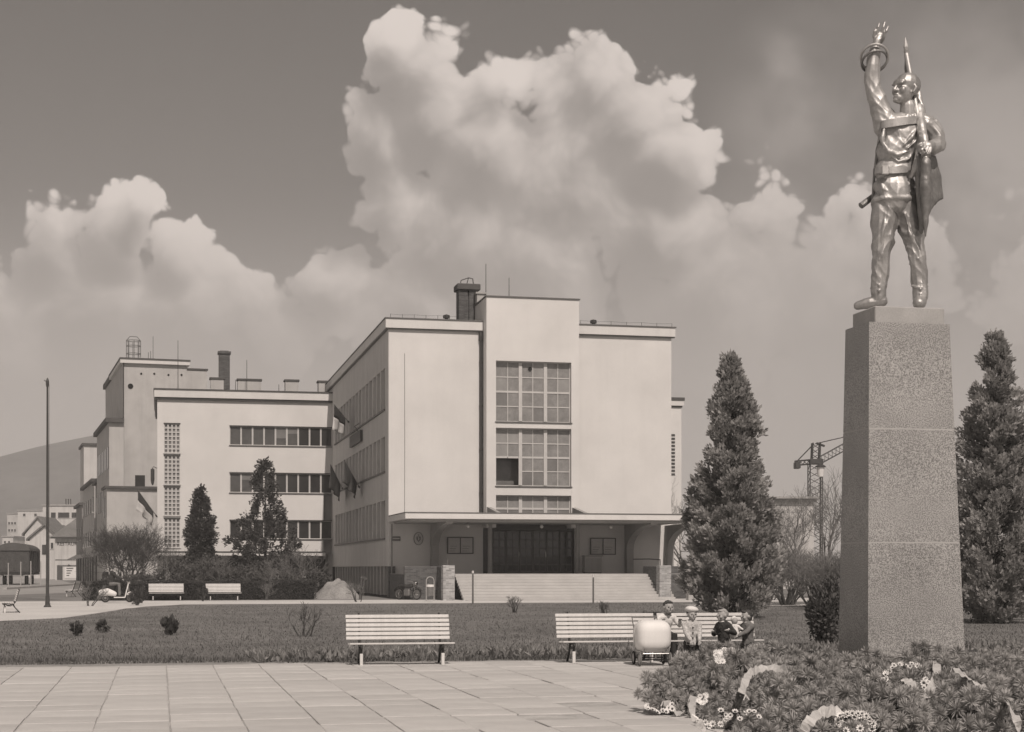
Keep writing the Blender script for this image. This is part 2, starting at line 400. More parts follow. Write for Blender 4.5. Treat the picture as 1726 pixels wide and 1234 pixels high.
def init_mats():
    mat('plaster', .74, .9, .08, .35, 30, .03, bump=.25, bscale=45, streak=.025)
    mat('plaster_shaded', .64, .9, .07, .8, 20, .05, bump=.25, bscale=45, streak=.10)  # same white plaster, toned darker for the shaded side wall
    mat('plaster_old', .52, .9, .12, .6, 20, .05, bump=.3, bscale=30, streak=.10)
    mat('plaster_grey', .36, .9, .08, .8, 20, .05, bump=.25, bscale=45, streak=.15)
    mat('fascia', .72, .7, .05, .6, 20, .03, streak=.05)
    mat('roofing', .10, .85, .2, 1.0, 10, .1)
    mat('sheet_metal', .16, .6, .15, 2.0, 30, .08, metallic=.3)
    mat('dark_metal', .07, .55, .2, 6.0, 60, .1, metallic=.3, spec=.5)
    mat('grey_metal', .25, .45, .2, 6.0, 60, .1, metallic=.6)
    mat('white_frame', .58, .6, .08, 4, 40, .05)
    mat('grey_frame', .38, .6, .08, 4, 40, .05)
    mat('glass_dark', .035, .08, .25, 1.5, 10, .05, spec=.7)
    mat('glass_grey', .10, .12, .25, 1.2, 10, .05, spec=.6)
    mat('glass_mid', .21, .12, .25, 1.2, 10, .05, spec=.6)
    mat('glass_pale', .32, .16, .18, 1.2, 8, .05, spec=.6)
    mat('glass_curtain', .27, .2, .25, 2.0, 12, .1, spec=.5)
    mat('black_void', .015, .9, .1, 2, 10, .0)
    mat('wood_door', .09, .5, .25, 6, 60, .1)
    mat('concrete', .42, .9, .12, 1.5, 30, .07, bump=.3, bscale=40)
    mat('step_stone', .52, .85, .10, 1.2, 30, .06, bump=.2, bscale=40)
    mat('slab', .52, .85, .13, 1.3, 35, .05, bump=.25, bscale=50)
    mat('slab_b', .49, .85, .13, 1.3, 35, .05, bump=.25, bscale=50)
    mat('slab_c', .55, .85, .12, 1.3, 35, .05, bump=.25, bscale=50)
    mat('joint', .42, .95, .3, 3, 30, .2)
    mat('soil', .30, .95, .3, 1.0, 12, .25, bump=.6, bscale=14)
    mat('ground', .22, .95, .25, .08, 3, .15, bump=.4, bscale=8)
    mat('gravel', .60, .95, .12, .3, 14, .12, bump=.4, bscale=30)
    mat('road', .34, .9, .15, .2, 8, .1)
    mat('lawn', .18, .95, .35, .35, 7, .35, bump=.8, bscale=11)
    mat('grass_blade', .19, .8, .3, .5, 5, .2, translucent=.35)
    mat('thuja', .42, .75, .35, 1.2, 9, .3, translucent=.42)
    mat('pine', .11, .75, .35, 1.5, 9, .3, translucent=.3)
    mat('shrub', .13, .8, .35, 1.5, 9, .3, translucent=.3)
    mat('hedge', .10, .85, .3, .8, 12, .35, translucent=.3)
    mat('twig', .20, .9, .25, 1.5, 9, .2)
    mat('bark', .10, .95, .3, 3, 30, .3, bump=.5, bscale=20)
    mat('fir', .42, .7, .35, 2.0, 14, .3, translucent=.22)
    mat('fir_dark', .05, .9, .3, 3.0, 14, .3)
    mat('leaf_bed', .32, .7, .35, 2.0, 14, .3, translucent=.35)
    mat('ribbon', .52, .5, .15, 6, 40, .08)
    mat('petal', .80, .6, .05, 10, 40, .05)
    mat('petal_eye', .05, .8, .1, 10, 40, .1)
    mat('bench_paint', .62, .55, .12, 5, 50, .08)
    mat('bench_white', .70, .55, .10, 5, 50, .06)
    mat('iron', .045, .5, .25, 8, 60, .1, metallic=.4)
    mat('bronze', .52, .52, .22, 2.6, 30, .12, metallic=.65, spec=.5, rvar=.10, bump=.10, bscale=30)
    mat('bronze_dim', .44, .50, .22, 2.6, 30, .12, metallic=.7, spec=.5, rvar=.10, bump=.10, bscale=30)  # same bronze, its darker reflections put into a lower tone
    mat('bronze_dark', .26, .52, .28, 2.2, 18, .14, metallic=.6, rvar=.12, bump=.3, bscale=9)
    mat('granite', .32, .38, .2, .8, 90, .14, speck=.5, bscale=60, spec=.5)
    mat('granite_cap', .40, .6, .22, 1.6, 40, .12, spec=.4)
    mat('mortar_line', .46, .8, .05, 3, 30, .05)
    mat('skin', .40, .6, .08, 10, 60, .04)
    mat('cloth_white', .72, .85, .08, 9, 60, .06)
    mat('cloth_pale', .42, .85, .35, 26, 60, .2)
    mat('cloth_coat', .50, .85, .10, 9, 38, .42)
    mat('cloth_mid', .17, .85, .25, 14, 60, .12)
    mat('cloth_dark', .04, .85, .2, 9, 60, .1)
    mat('hair_fair', .34, .7, .25, 20, 90, .2)
    mat('hair_dark', .06, .6, .25, 20, 90, .2)
    mat('pram', .82, .75, .04, 3, 40, .02, spec=.5)
    mat('rubber', .03, .8, .15, 6, 40, .1)
    mat('chrome', .6, .2, .1, 6, 40, .05, metallic=1.0)
    mat('flag_dark', .07, .85, .2, 3, 30, .1)
    mat('flag_pale', .60, .85, .1, 3, 30, .08)
    mat('paper', .55, .7, .1, 6, 40, .05)
    mat('ink', .03, .7, .1, 6, 40, .05)
    mat('wagon_wood', .075, .85, .25, 2.0, 30, .15)
    mat('roof_tile', .17, .9, .25, .8, 12, .2, bump=.5, bscale=14)
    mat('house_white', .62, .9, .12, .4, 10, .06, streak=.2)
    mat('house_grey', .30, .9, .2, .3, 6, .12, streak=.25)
    mat('hill', .12, 1.0, .25, .012, .08, .25)
    brick_mat('brick', .11, .16)
    brick_mat('brick_pale', .38, .50, .30, .085)
    brick_mat('brick_chimney', .10, .15)
init_mats()
M = MATS
# ================================================================ ground
rng = np.random.default_rng(7)
random.seed(7)
def sheet(name, poly, z, m, parent=None, kind='structure', label=None, cat=None):
    me = bpy.data.meshes.new(name); me.from_pydata([(x, y, z) for x, y in poly], [], [tuple(range(len(poly)))]); me.update()
    if me.polygons[0].normal.z < 0: me.flip_normals()
    o = link(name, me, m, parent)
    return tag(o, label, cat, kind=kind)
def grid_sheet(name, x0, x1, y0, y1, nx, ny, fn, m):
    xs = np.linspace(x0, x1, nx); ys = np.linspace(y0, y1, ny)
    X, Y = np.meshgrid(xs, ys); Z = fn(X, Y)
    V = np.stack([X.ravel(), Y.ravel(), Z.ravel()], 1)
    i = np.arange(nx-1)[None, :] + nx*np.arange(ny-1)[:, None]; i = i.ravel()
    Fc = np.stack([i, i+1, i+1+nx, i+nx], 1)
    return np_mesh(name, V, Fc, m, None, True)

sheet('ground', [(-3000, -600), (3000, -600), (3000, 4000), (-3000, 4000)], 0.0, M['ground'])
# lawn between the square and the path; its far-left edge slants away
rl_ = random.Random(3)
LAWN = [(-16 + k*.5, (29.75 if -16+k*.5 < 0.6 else (29.3 if -16+k*.5 < 2.2 else 28.75)) + rl_.uniform(-.16, .16)) for k in range(0, 90)] + [(60, 28.7), (60, 74.6), (3.0, 75.2), (1.3, 75.0), (-0.6, 71.5), (-1.6, 66.0), (-2.4, 60.5), (-3.2, 55.5), (-16, 36)]
sheet('lawn', LAWN, 0.03, M['lawn'])
sheet('path', [(-70, 58.0), (-16, 38), (-2.9, 56.0), (-1.4, 68.5), (1.0, 75.6), (70, 75.6), (70, 84.2), (-4.4, 84.2), (-70, 84.2)], 0.016, M['gravel'])
sheet('soil_strip', [(-16, 27.85), (60, 27.85), (60, 30.4), (-16, 30.4)], 0.02, M['soil'])
sheet('road', [(-140, 100), (-12, 100), (-4, 118), (-22, 330), (-140, 330)], 0.008, M['road'])
sheet('verge', [(-60, 88), (-5.0, 88), (-8, 97), (-60, 97)], 0.012, M['lawn'])

# ---- plaza of square slabs
PITCH = .775
plaza = sheet('plaza', [(-16, 2), (60, 2), (60, 27.85), (-16, 27.85)], 0.026, M['joint'])
x_ref = gnd(280, 1123)[0]
def slab_mesh(seed, m):
    rr = random.Random(seed); h = PITCH/2 - .005
    mb = MB(); mb.bbox(-h, h, -h, h, -.05, .0, .006)
    mb.v = [(x + rr.uniform(-.004, .004), y + rr.uniform(-.004, .004), z) for x, y, z in mb.v]
    me = mb.mesh('paving_slab'); me.materials.append(m); return me
slab_meshes = [slab_mesh(i, M[('slab', 'slab_b', 'slab_c')[i % 3]]) for i in range(9)]
cand = []; far = []
for i in range(-16, 60):
    for j in range(0, 34):
        cx = x_ref + (i+.5)*PITCH; cy = 27.85 - (j+.5)*PITCH - .01
        if cx > 32 or cx < -13 or cy < 5: continue
        x, y, d = proj((cx, cy, .03))
        heap = (cx > 6.6 and cy < 24.2)
        if -60 < x < 1790 and y < 1275 and not heap: cand.append((-1.0/d, cx, cy))
        else: far.append((cx, cy))
cand.sort()
far += [(c[1], c[2]) for c in cand[300:]]
gap_px = [(815, 1215), (920, 1213), (1040, 1190), (1110, 1195)]
gaps = [gnd(*q) for q in gap_px]
for (_, cx, cy) in cand[:300]:
    o = link('paving_slab', random.choice(slab_meshes), None, plaza)
    near = min((cx-g[0])**2 + (cy-g[1])**2 for g in gaps) < .17
    s = .93 if near else random.uniform(.992, 1.0)
    o.location = (cx + random.uniform(-.004, .004), cy + random.uniform(-.004, .004), .040 + random.uniform(-.005, .005) + (-.012 if near else 0))
    o.rotation_euler = (R(random.uniform(-.25, .25)), R(random.uniform(-.25, .25)), R(random.uniform(-.35, .35)))
    o.scale = (s, s, 1)
if far:
    mb = MB()
    for cx, cy in far:
        h = PITCH/2-.009; mb.box(cx-h, cx+h, cy-h, cy+h, .010, .038)
    tag(mb.build('paving_slab', M['slab'], plaza), kind='stuff')
# pale kerb stones along the soil strip
kerb = MB()
k0 = thing('kerb_edging', (0, 27.87, 0), 'low pale stone edging between the paving and the lawn strip', 'kerb')
x = -12.0
while x < 30:
    L = 1.0; kb = MB(); kb.bbox(-L/2+.004, L/2-.004, -.03, .03, 0, .055, .006)
    if 'kerb_stone' not in bpy.data.meshes:
        kme = kb.mesh('kerb_stone'); kme.materials.append(M['concrete'])
    o = link('kerb_stone', bpy.data.meshes['kerb_stone'], None, k0); o.location = (x, random.uniform(-.01, .01), random.uniform(-.02, .0)); x += L

# ================================================================ main building
YF, XL, XR, YB = 90.28, 12.66, 29.45, 120.76
ZT = 15.32      # wall top under the eaves
main = thing('public_building', ((XL+XR)/2, YF, 0), 'white modernist public building with projecting glazed centre bay and wide flat entrance canopy', 'building')
def mpart(mb, name, m, parent=main, smooth=False):
    o = mb.build(name, M[m] if isinstance(m, str) else m, parent, smooth)
    if parent is main: o.matrix_parent_inverse = Matrix.Translation(main.location).inverted()
    return o
TXL, TXR, TYF = onY(820, 500, 89.2)[0], onY(976, 506, 89.2)[0], 89.2
ZTT = 17.12
# front wall either side of the centre bay
fw = MB()
fw.box(XL, TXL+.02, YF, YF+.4, 1.37, ZT); fw.box(TXR-.02, XR, YF, YF+.4, 1.37, ZT)
mpart(fw, 'front_wall', 'plaster')
rw = MB(); rw.box(XR-.4, XR, YF+.4, YB+14, 0, ZT); rw.box(XL, XR, YB+13.6, YB+14, 0, ZT)
mpart(rw, 'rear_wall', 'plaster')
# left side wall with three ribbon windows and a basement strip
ROWS = [(10.86, 13.24), (7.27, 9.30), (3.43, 5.60)]
BASE = (0.12, 1.72)
WY0, WY1 = 91.75, 118.6; NB = 15
bay = (WY1-WY0)/NB; MW = .34
sw = MB()
zs = [BASE[1], ROWS[2][0], ROWS[2][1], ROWS[1][0], ROWS[1][1], ROWS[0][0], ROWS[0][1], ZT]
for a in range(0, 8, 2):
    sw.box(XL, XL+.4, YF+.4, YB+14, zs[a] if a else 1.80, zs[a+1])
for (z0, z1) in ROWS:
    sw.box(XL, XL+.4, YF+.4, WY0, z0, z1); sw.box(XL, XL+.4, WY1, YB+14, z0, z1)
mpart(sw, 'side_wall', 'plaster_shaded')
for (z0, z1) in ROWS:
    ml = MB()
    for k in range(1, NB):
        y = WY0 + bay*k; ml.box(XL-.03, XL+.4, y-MW/2, y+MW/2, z0, z1)
    ml_o = mpart(ml, 'mullion_row', 'plaster_shaded')
    ml_o['kind'] = 'stuff'
    sl = MB(); sl.box(XL-.09, XL+.02, WY0-.05, WY1+.05, z0-.09, z0); mpart(sl, 'window_sill', 'sheet_metal')
    for k in range(NB):
        y0 = WY0+bay*k+(MW/2 if k else 0); y1 = WY0+bay*(k+1)-(MW/2 if k < NB-1 else 0)
        fr = MB(); t = .07
        fr.box(XL+.2, XL+.27, y0, y0+t, z0, z1); fr.box(XL+.2, XL+.27, y1-t, y1, z0, z1)
        fr.box(XL+.2, XL+.27, y0+t, y1-t, z0, z0+t); fr.box(XL+.2, XL+.27, y0+t, y1-t, z1-t, z1)
        fr.box(XL+.2, XL+.27, y0+t, y1-t, z0+(z1-z0)*.66, z0+(z1-z0)*.66+t*.7)
        w = mpart(fr, 'window', 'grey_frame')
        pn = MB(); pn.box(XL+.22, XL+.24, y0+t, y1-t, z0+t, z1-t)
        pn.build('pane', M[random.choice(('glass_mid', 'glass_mid', 'glass_dark', 'glass_curtain', 'glass_pale'))], w)
bw_ = MB(); bw_.box(XL+.06, XL+.4, YF+.4, YB+14, 0, BASE[0]); bw_.box(XL+.34, XL+.4, YF+.4, YB+14, BASE[0], 1.80)
mpart(bw_, 'basement_wall', 'black_void')
for k in range(19):
    b = MB(); y = YF+.5+k*1.55; b.box(XL+.04, XL+.33, y, y+.45, BASE[0], 1.797); mpart(b, 'basement_fin', 'concrete')
# fascia band of the roof, in straight runs
OV = .19
fa = MB()
fa.box(XL-OV, TXL-.03, YF-OV, YF+.3, ZT, ZT+.52); fa.box(TXR+.03, XR+OV, YF-OV, YF+.3, ZT, ZT+.52)
fa.box(XL-OV, XL+.3, YF+.3, YB+14.2, ZT, ZT+.52); fa.box(XR-.3, XR+OV, YF+.3, YB+14.2, ZT, ZT+.52)
mpart(fa, 'roof_fascia', 'fascia')
cp = MB()
cp.box(XL-OV-.05, TXL-.03, YF-OV-.05, YF+.35, ZT+.523, ZT+.58); cp.box(TXR+.03, XR+OV+.05, YF-OV-.05, YF+.35, ZT+.523, ZT+.58)
cp.box(XL-OV-.05, XL+.35, YF+.35, YB+14.2, ZT+.523, ZT+.58); cp.box(XR-.35, XR+OV+.05, YF+.35, YB+14.2, ZT+.523, ZT+.58)
mpart(cp, 'roof_coping', 'sheet_metal')
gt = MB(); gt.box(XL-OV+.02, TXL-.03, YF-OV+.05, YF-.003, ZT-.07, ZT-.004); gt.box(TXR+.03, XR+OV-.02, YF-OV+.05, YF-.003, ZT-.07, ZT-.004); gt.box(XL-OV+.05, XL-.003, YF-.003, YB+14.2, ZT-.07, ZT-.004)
mpart(gt, 'eaves_shadow_strip', 'sheet_metal')  # dark strip standing in for the thin shadow under the eaves
rf = MB(); rf.box(XL+.3, XR-.3, YF+.3, YB+13.6, ZT+.05, ZT+.3); mpart(rf, 'roof', 'roofing')
# lightning wire on short posts
lw = MB(); pts = []
for k in range(8):
    x = XL+.1+k*.68
    lw.tube([(x, YF-.05, ZT+.55), (x, YF-.05, ZT+.80)], .012, 5); pts.append((x, YF-.05, ZT+.79 - (.03 if k % 2 else 0)))
lw.tube(pts, .006, 4); mpart(lw, 'lightning_wire', 'dark_metal')
lw = MB(); pts = []
for k in range(7):
    x = TXR+.35+k*.93
    lw.tube([(x, YF-.05, ZT+.55), (x, YF-.05, ZT+.80)], .012, 5); pts.append((x, YF-.05, ZT+.79-(.04 if k % 2 else 0)))
lw.tube(pts, .006, 4); mpart(lw, 'lightning_wire', 'dark_metal')
for px in (753, 1001):
    v = MB(); x = onY(px, 540, YF+.5)[0]; v.lathe([(.1, 0), (.1, .45), (.2, .46), (.2, .62), (.04, .68)], (x, YF+.6, ZT+.3), 10); mpart(v, 'roof_vent', 'dark_metal')

# ---- centre bay
WXL, WXR = onY(836, 608, TYF)[0], onY(963, 608, TYF)[0]
def zt(y): return onY(900, y, TYF)[2]
WINS = [(zt(712), zt(609.5)), (zt(820), zt(722)), (zt(880), zt(835))]
cb = MB()
cb.box(TXL, WXL, TYF, YF+.6, 4.0, ZTT); cb.box(WXR, TXR, TYF, YF+.6, 4.0, ZTT)
cb.box(WXL, WXR, TYF, YF+.6, WINS[0][1], ZTT)
for i in (0, 1):
    cb.box(WXL, WXR, TYF+.02, TYF+.5, WINS[i+1][1], WINS[i][0]-.0)
mpart(cb, 'centre_bay', 'plaster')
cbs = MB(); cbs.box(TXL+.003, TXR-.003, YF+.6, YF+7.5, ZT-.2, ZTT-.02); mpart(cbs, 'stair_head', 'plaster')
cc = MB(); cc.box(TXL-.06, TXR+.06, TYF-.06, YF+7.6, ZTT+.003, ZTT+.07); mpart(cc, 'bay_coping', 'sheet_metal')
bk = MB(); bk.box(WXL-.1, WXR+.1, TYF+1.3, TYF+1.4, 4.0, ZT-.5); mpart(bk, 'stairwell_back', 'glass_mid')
def big_window(z0, z1, rows, openq=False, seed=0):
    rr = random.Random(seed)
    f = MB(); YW0, YW1 = TYF+.26, TYF+.34
    cols = [WXL + (WXR-WXL)*k/6 for k in range(7)]
    T = .10; t = .045
    f.box(WXL, WXL+.06, YW0, YW1, z0, z1); f.box(WXR-.06, WXR, YW0, YW1, z0, z1)
    f.box(WXL+.06, WXR-.06, YW0, YW1, z0, z0+.07); f.box(WXL+.06, WXR-.06, YW0, YW1, z1-.06, z1)
    for k in (2, 4): f.box(cols[k]-T, cols[k]+T, YW0-.04, YW1, z0+.07, z1-.06)
    zz = [z0+.07+(z1-z0-.13)*k/rows for k in range(rows+1)]
    for k in range(6):
        xa = cols[k]+(.06 if k == 0 else (T if k in (2, 4) else t/2)); xb = cols[k+1]-(.06 if k == 5 else (T if k+1 in (2, 4) else t/2))
        if k in (1, 3, 5):
            if not (openq and k == 1): f.box(cols[k]-t/2, cols[k]+t/2, YW0, YW1-.02, z0+.07, z1-.06)
            else: f.box(cols[k]-t/2, cols[k]+t/2, YW0, YW1-.02, zz[2], z1-.06)
        for r in range(1, rows):
            if openq and k < 2 and r == 1: continue
            th = .055 if r == rows//2 else .03
            f.box(xa, xb, YW0+.004, YW1-.024, zz[r]-th, zz[r]+th)
    w = mpart(f, 'window', 'white_frame')
    for k in range(6):
        xa = cols[k]+(.06 if k == 0 else (T if k in (2, 4) else t/2)); xb = cols[k+1]-(.06 if k == 5 else (T if k+1 in (2, 4) else t/2))
        for r in range(rows):
            if openq and k < 2 and r < 2: continue
            th0 = .03 if r else 0; th1 = .03 if r < rows-1 else 0
            p = MB(); dy = rr.uniform(-.006, .006); ya = YW0+.03
            p.add([(xa, ya+dy, zz[r]+th0), (xb, ya-dy, zz[r]+th0), (xb, ya-dy+rr.uniform(-.004, .004), zz[r+1]-th1), (xa, ya+dy, zz[r+1]-th1),
                   (xa, ya+.02, zz[r]+th0), (xb, ya+.02, zz[r]+th0), (xb, ya+.02, zz[r+1]-th1), (xa, ya+.02, zz[r+1]-th1)],
                  [(0, 1, 2, 3), (7, 6, 5, 4), (0, 4, 5, 1), (1, 5, 6, 2), (2, 6, 7, 3), (3, 7, 4, 0)])
            p.build('pane', M[rr.choice(('glass_pale', 'glass_curtain', 'glass_curtain') if r >= rows//2 else ('glass_curtain', 'glass_mid', 'glass_curtain'))], w)
    s = MB(); s.box(WXL-.06, WXR+.06, TYF-.05, TYF+.26, z0-.03, z0+.012); s.build('sill', M['sheet_metal'], w)
    return w
big_window(*WINS[0], 4, False, 1)
big_window(*WINS[1], 4, True, 2)
big_window(*WINS[2], 2, False, 3)
vb = MB(); vb.lathe([(.11, 0), (.11, .03)], (onY(895, 621, TYF)[0], TYF+.235, onY(895, 621, TYF)[2]), 14, 'y'); mpart(vb, 'vent_hole', 'black_void')
# rain pipes in the corners
for x, r in ((TXL-.13, .085), (TXR+.13, .075)):
    dp = MB(); dp.tube([(x, YF-.10, 4.6), (x, YF-.10, ZT-.6)], r, 8); dp.tube([(x, YF-.10, ZT-.6), (x, YF-.14, ZT-.35), (x, YF-.1, ZT-.07)], r*1.5, 8)
    for z in (6, 8.5, 11, 13.5): dp.lathe([(r*1.25, -.04), (r*1.25, .04)], (x, YF-.10, z), 8)
    mpart(dp, 'rain_pipe', 'dark_metal')
# cable clipped to the left part of the facade
wx = onY(682, 700, YF-.03)[0]; wc = MB(); wc.tube([(wx, YF-.02, 4.75), (wx+.01, YF-.02, 9.0), (wx, YF-.02, 13.9)], .012, 5); mpart(wc, 'wall_cable', 'sheet_metal')
# chimney, vent and aerials on the roof
chx = onY(787, 500, 93)[0]
ch = MB(); ch.box(chx-.55, chx-.02, 92.6, 93.5, ZT+.3, 18.05); ch.box(chx+.06, chx+.58, 92.6, 93.5, ZT+.3, 18.05); ch.box(chx-.02, chx+.06, 92.75, 93.4, ZT+.3, 18.0)
cho = mpart(ch, 'chimney', 'brick_chimney')
cc = MB(); cc.bbox(chx-.68, chx+.72, 92.45, 93.65, 18.05, 18.42, .04); mpart(cc, 'chimney_cap', 'roofing')
cr = MB(); cr.tube([(chx-.4, 93, 18.4), (chx-.35, 93, 18.68), (chx+.1, 93, 18.85), (chx+.35, 93, 18.8), (chx+.4, 93, 18.4)], .03, 6); cr.tube([(chx+.0, 93.2, 18.4), (chx+.1, 93, 18.85)], .025, 6); mpart(cr, 'chimney_rail', 'dark_metal')
vx = onY(812, 495, 92)[0]
vv = MB(); vv.box(vx-.28, vx+.2, 92.0, 92.6, ZT+.3, 17.75); mpart(vv, 'white_stack', 'plaster_old')
vc = MB(); vc.box(vx-.36, vx+.28, 91.92, 92.68, 17.75, 17.85); mpart(vc, 'stack_cap', 'concrete')
for px, pt in ((819, 445), (858, 468)):
    x, _, z = onY(px, pt, YF+2.2); a = MB(); a.tube([(x, YF+2.2, ZT+.3), (x, YF+2.2, z)], [.03, .018], 6); mpart(a, 'aerial_mast', 'dark_metal')

# ---- porch: podium, canopy, brackets, doors, steps
CYF = 84.05
CXL, CXR = XL+.02, onY(1172, 868, CYF)[0]
czt = onY(900, 866.0, CYF)[2]
can = MB()
can.box(CXL, CXR, CYF, YF-.004, czt-.30, czt)
mpart(can, 'canopy', 'fascia')
cpc = MB(); cpc.box(CXL-.03, CXR+.03, CYF-.03, YF-.006, czt+.003, czt+.05); mpart(cpc, 'canopy_flashing', 'sheet_metal')
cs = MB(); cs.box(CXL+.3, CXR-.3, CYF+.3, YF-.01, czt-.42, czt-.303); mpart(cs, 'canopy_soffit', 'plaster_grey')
# two sloped cheeks on the canopy beside the low window
for px in (822, 966):
    x = onY(px, 850, TYF-.2)[0]
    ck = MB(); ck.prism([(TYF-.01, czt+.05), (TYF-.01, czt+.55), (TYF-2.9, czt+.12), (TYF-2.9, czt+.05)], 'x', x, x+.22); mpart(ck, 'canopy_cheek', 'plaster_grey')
# porch back wall
PZ = 1.36
DXL, DXR = onY(832, 900, YF+.02)[0], onY(968, 900, YF+.02)[0]
pw = MB()
# the stretch of front wall below the canopy is front_wall; here the doorway lining
pw.box(TXL+.02, DXL, YF-.02, YF+.5, PZ, czt-.45); pw.box(DXR, TXR-.02, YF-.02, YF+.5, PZ, czt-.45); pw.box(DXL, DXR, YF-.02, YF+.5, czt-.75, czt-.45)
mpart(pw, 'door_surround', 'dark_metal')
dw = (DXR-DXL)/6
for k in range(6):
    x0 = DXL+dw*k; d = MB(); z0, z1 = PZ+.02, czt-.76; yy = YF+.32
    t = .09
    d.box(x0+.01, x0+t, yy, yy+.07, z0, z1); d.box(x0+dw-t, x0+dw-.01, yy, yy+.07, z0, z1)
    for q in range(6):
        z = z0+(z1-z0-.1)*q/5; d.box(x0+t, x0+dw-t, yy, yy+.07, z, z+(.1 if q not in (0,) else .16))
    d.box(x0+dw/2-.025, x0+dw/2+.025, yy+.003, yy+.067, z0+.16, z1-.1)
    do = mpart(d, 'door', 'wood_door')
    p = MB(); p.box(x0+t, x0+dw-t, yy+.03, yy+.04, z0+.16, z1-.1); p.build('pane', M['glass_dark'], do)
    if k in (1, 3):
        hdl = MB(); hdl.tube([(x0+dw-.05, yy-.06, z0+.95), (x0+dw-.05, yy-.06, z0+1.25)], .015, 6); hdl.build('handle', M['chrome'], do)
for px in (826, 973):
    x = onY(px, 900, YF-1.0)[0]; c = MB(); c.lathe([(.17, PZ), (.17, PZ+.05), (.13, PZ+.08), (.13, czt-.5), (.16, czt-.43)], (x, YF-1.0, 0), 14); mpart(c, 'porch_column', 'grey_frame', smooth=False)
# curved bracket walls carrying the canopy
def bracket(x0, x1):
    pr = [(YF-.01, 1.80 if x0 < 14 else PZ), (YF-.01, czt-.42)]
    out = [(CYF+1.0, czt-.42), (CYF+1.05, czt-.50)]
    n = 10
    for k in range(n+1):
        q = k/n*PI/2
        out.append((CYF+1.1 + (YF-.55-CYF-1.1)*math.sin(q), czt-.52-1.3*(1-math.cos(q))))
    out.append((YF-.55, PZ))
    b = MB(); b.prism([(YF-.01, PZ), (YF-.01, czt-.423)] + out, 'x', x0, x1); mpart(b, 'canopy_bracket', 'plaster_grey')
bx = onY(735, 930, YF-.5)[0]; bracket(bx-.25, bx+.15)
bx2 = onY(1062, 930, YF-.5)[0]; bracket(bx2-.2, bx2+.2)
bracket(XR-.42, XR-.02)
# podium of dark brick with pale brick pillars
PYF = 84.6
PXL, PXR = onY(765, 968, PYF)[0], onY(1090, 968, PYF)[0]
po = MB(); po.box(XL+.02, XR-.02, PYF, YF-.002, 0, PZ); mpart(po, 'podium', 'brick')
pt_ = MB(); pt_.box(XL+.06, XR-.06, PYF+.02, YF-.004, PZ+.002, PZ+.03); mpart(pt_, 'porch_floor', 'concrete')
pa = MB(); pa.box(XL+.02, PXL-.03, PYF-.25, PYF-.003, 0, 1.80); mpart(pa, 'podium_wall', 'brick')
pb = MB(); pb.box(PXR+.05, XR-.02, PYF+.6, PYF+.85, PZ+.03, 1.80); mpart(pb, 'podium_wall', 'brick')
sp_ = MB(); sp_.box(XL-.02, XL+.34, YF-.3, YF+.38, 0, 1.795); mpart(sp_, 'corner_pier', 'brick')
pole = MB(); pole.tube([(XL+.12, YF-.42, 0), (XL+.12, YF-.42, czt-.45)], .045, 8); mpart(pole, 'rain_pipe', 'grey_metal')
# steps
NS = 9; TR = .31; SY0 = PYF-NS*TR
for k in range(NS):
    z1 = PZ*(k+1)/NS
    s = MB(); y0 = SY0+TR*k
    s.bbox(PXL+.002, PXR+.75, y0, PYF-.006 if False else y0+TR+.02, z1-PZ/NS+.001 if k else 0, z1, .012)
    s.box(PXL+.02, PXR+.73, y0+TR+.02, y0+TR+.06, max(0, z1-PZ/NS-.05), z1-.03)
    mpart(s, 'step', 'step_stone')
# pillars either side of the flight, and the raking side wall on the right
plx0, plx1 = onY(745, 1000, SY0+.5)[0], onY(764.5, 1000, SY0+.5)[0]
p1 = MB(); p1.bbox(plx0, plx1, SY0+.15, SY0+.75, 0, 1.84, .012); mpart(p1, 'brick_pillar', 'brick_pale')
p1 = MB(); p1.box(plx0+.08, plx1-.06, SY0+.76, PYF-.26, 0, 1.78); mpart(p1, 'podium_wall', 'brick')
prx0, prx1 = onY(1108.5, 1000, SY0+.5)[0], onY(1128, 1000, SY0+.5)[0]
p2 = MB(); p2.bbox(prx0, prx1, SY0+.15, SY0+.75, 0, 1.84, .012); mpart(p2, 'brick_pillar', 'brick_pale')
p2 = MB(); p2.box(prx0+.1, prx1-.1, SY0+.76, PYF+.6, 0, 1.78); mpart(p2, 'podium_wall', 'brick')
rl = MB(); rl.tube([(prx0+.3, SY0+1.0, 1.79), (prx0+.3, SY0+1.0, 2.15), (prx0+.3, PYF+.3, 2.2), (prx0+.3, PYF+3.2, 2.2)], .03, 6); mpart(rl, 'hand_rail', 'dark_metal')
rl = MB(); rl.tube([(plx0+.28, SY0+.45, 1.84), (plx0+.28, SY0+.45, 2.15)], .02, 6); mpart(rl, 'hand_rail', 'grey_metal')
lk = MB(); lk.box(PXL+.1, PXR, SY0-.55, SY0-.01, 0, .035); mpart(lk, 'step_plinth', 'concrete')

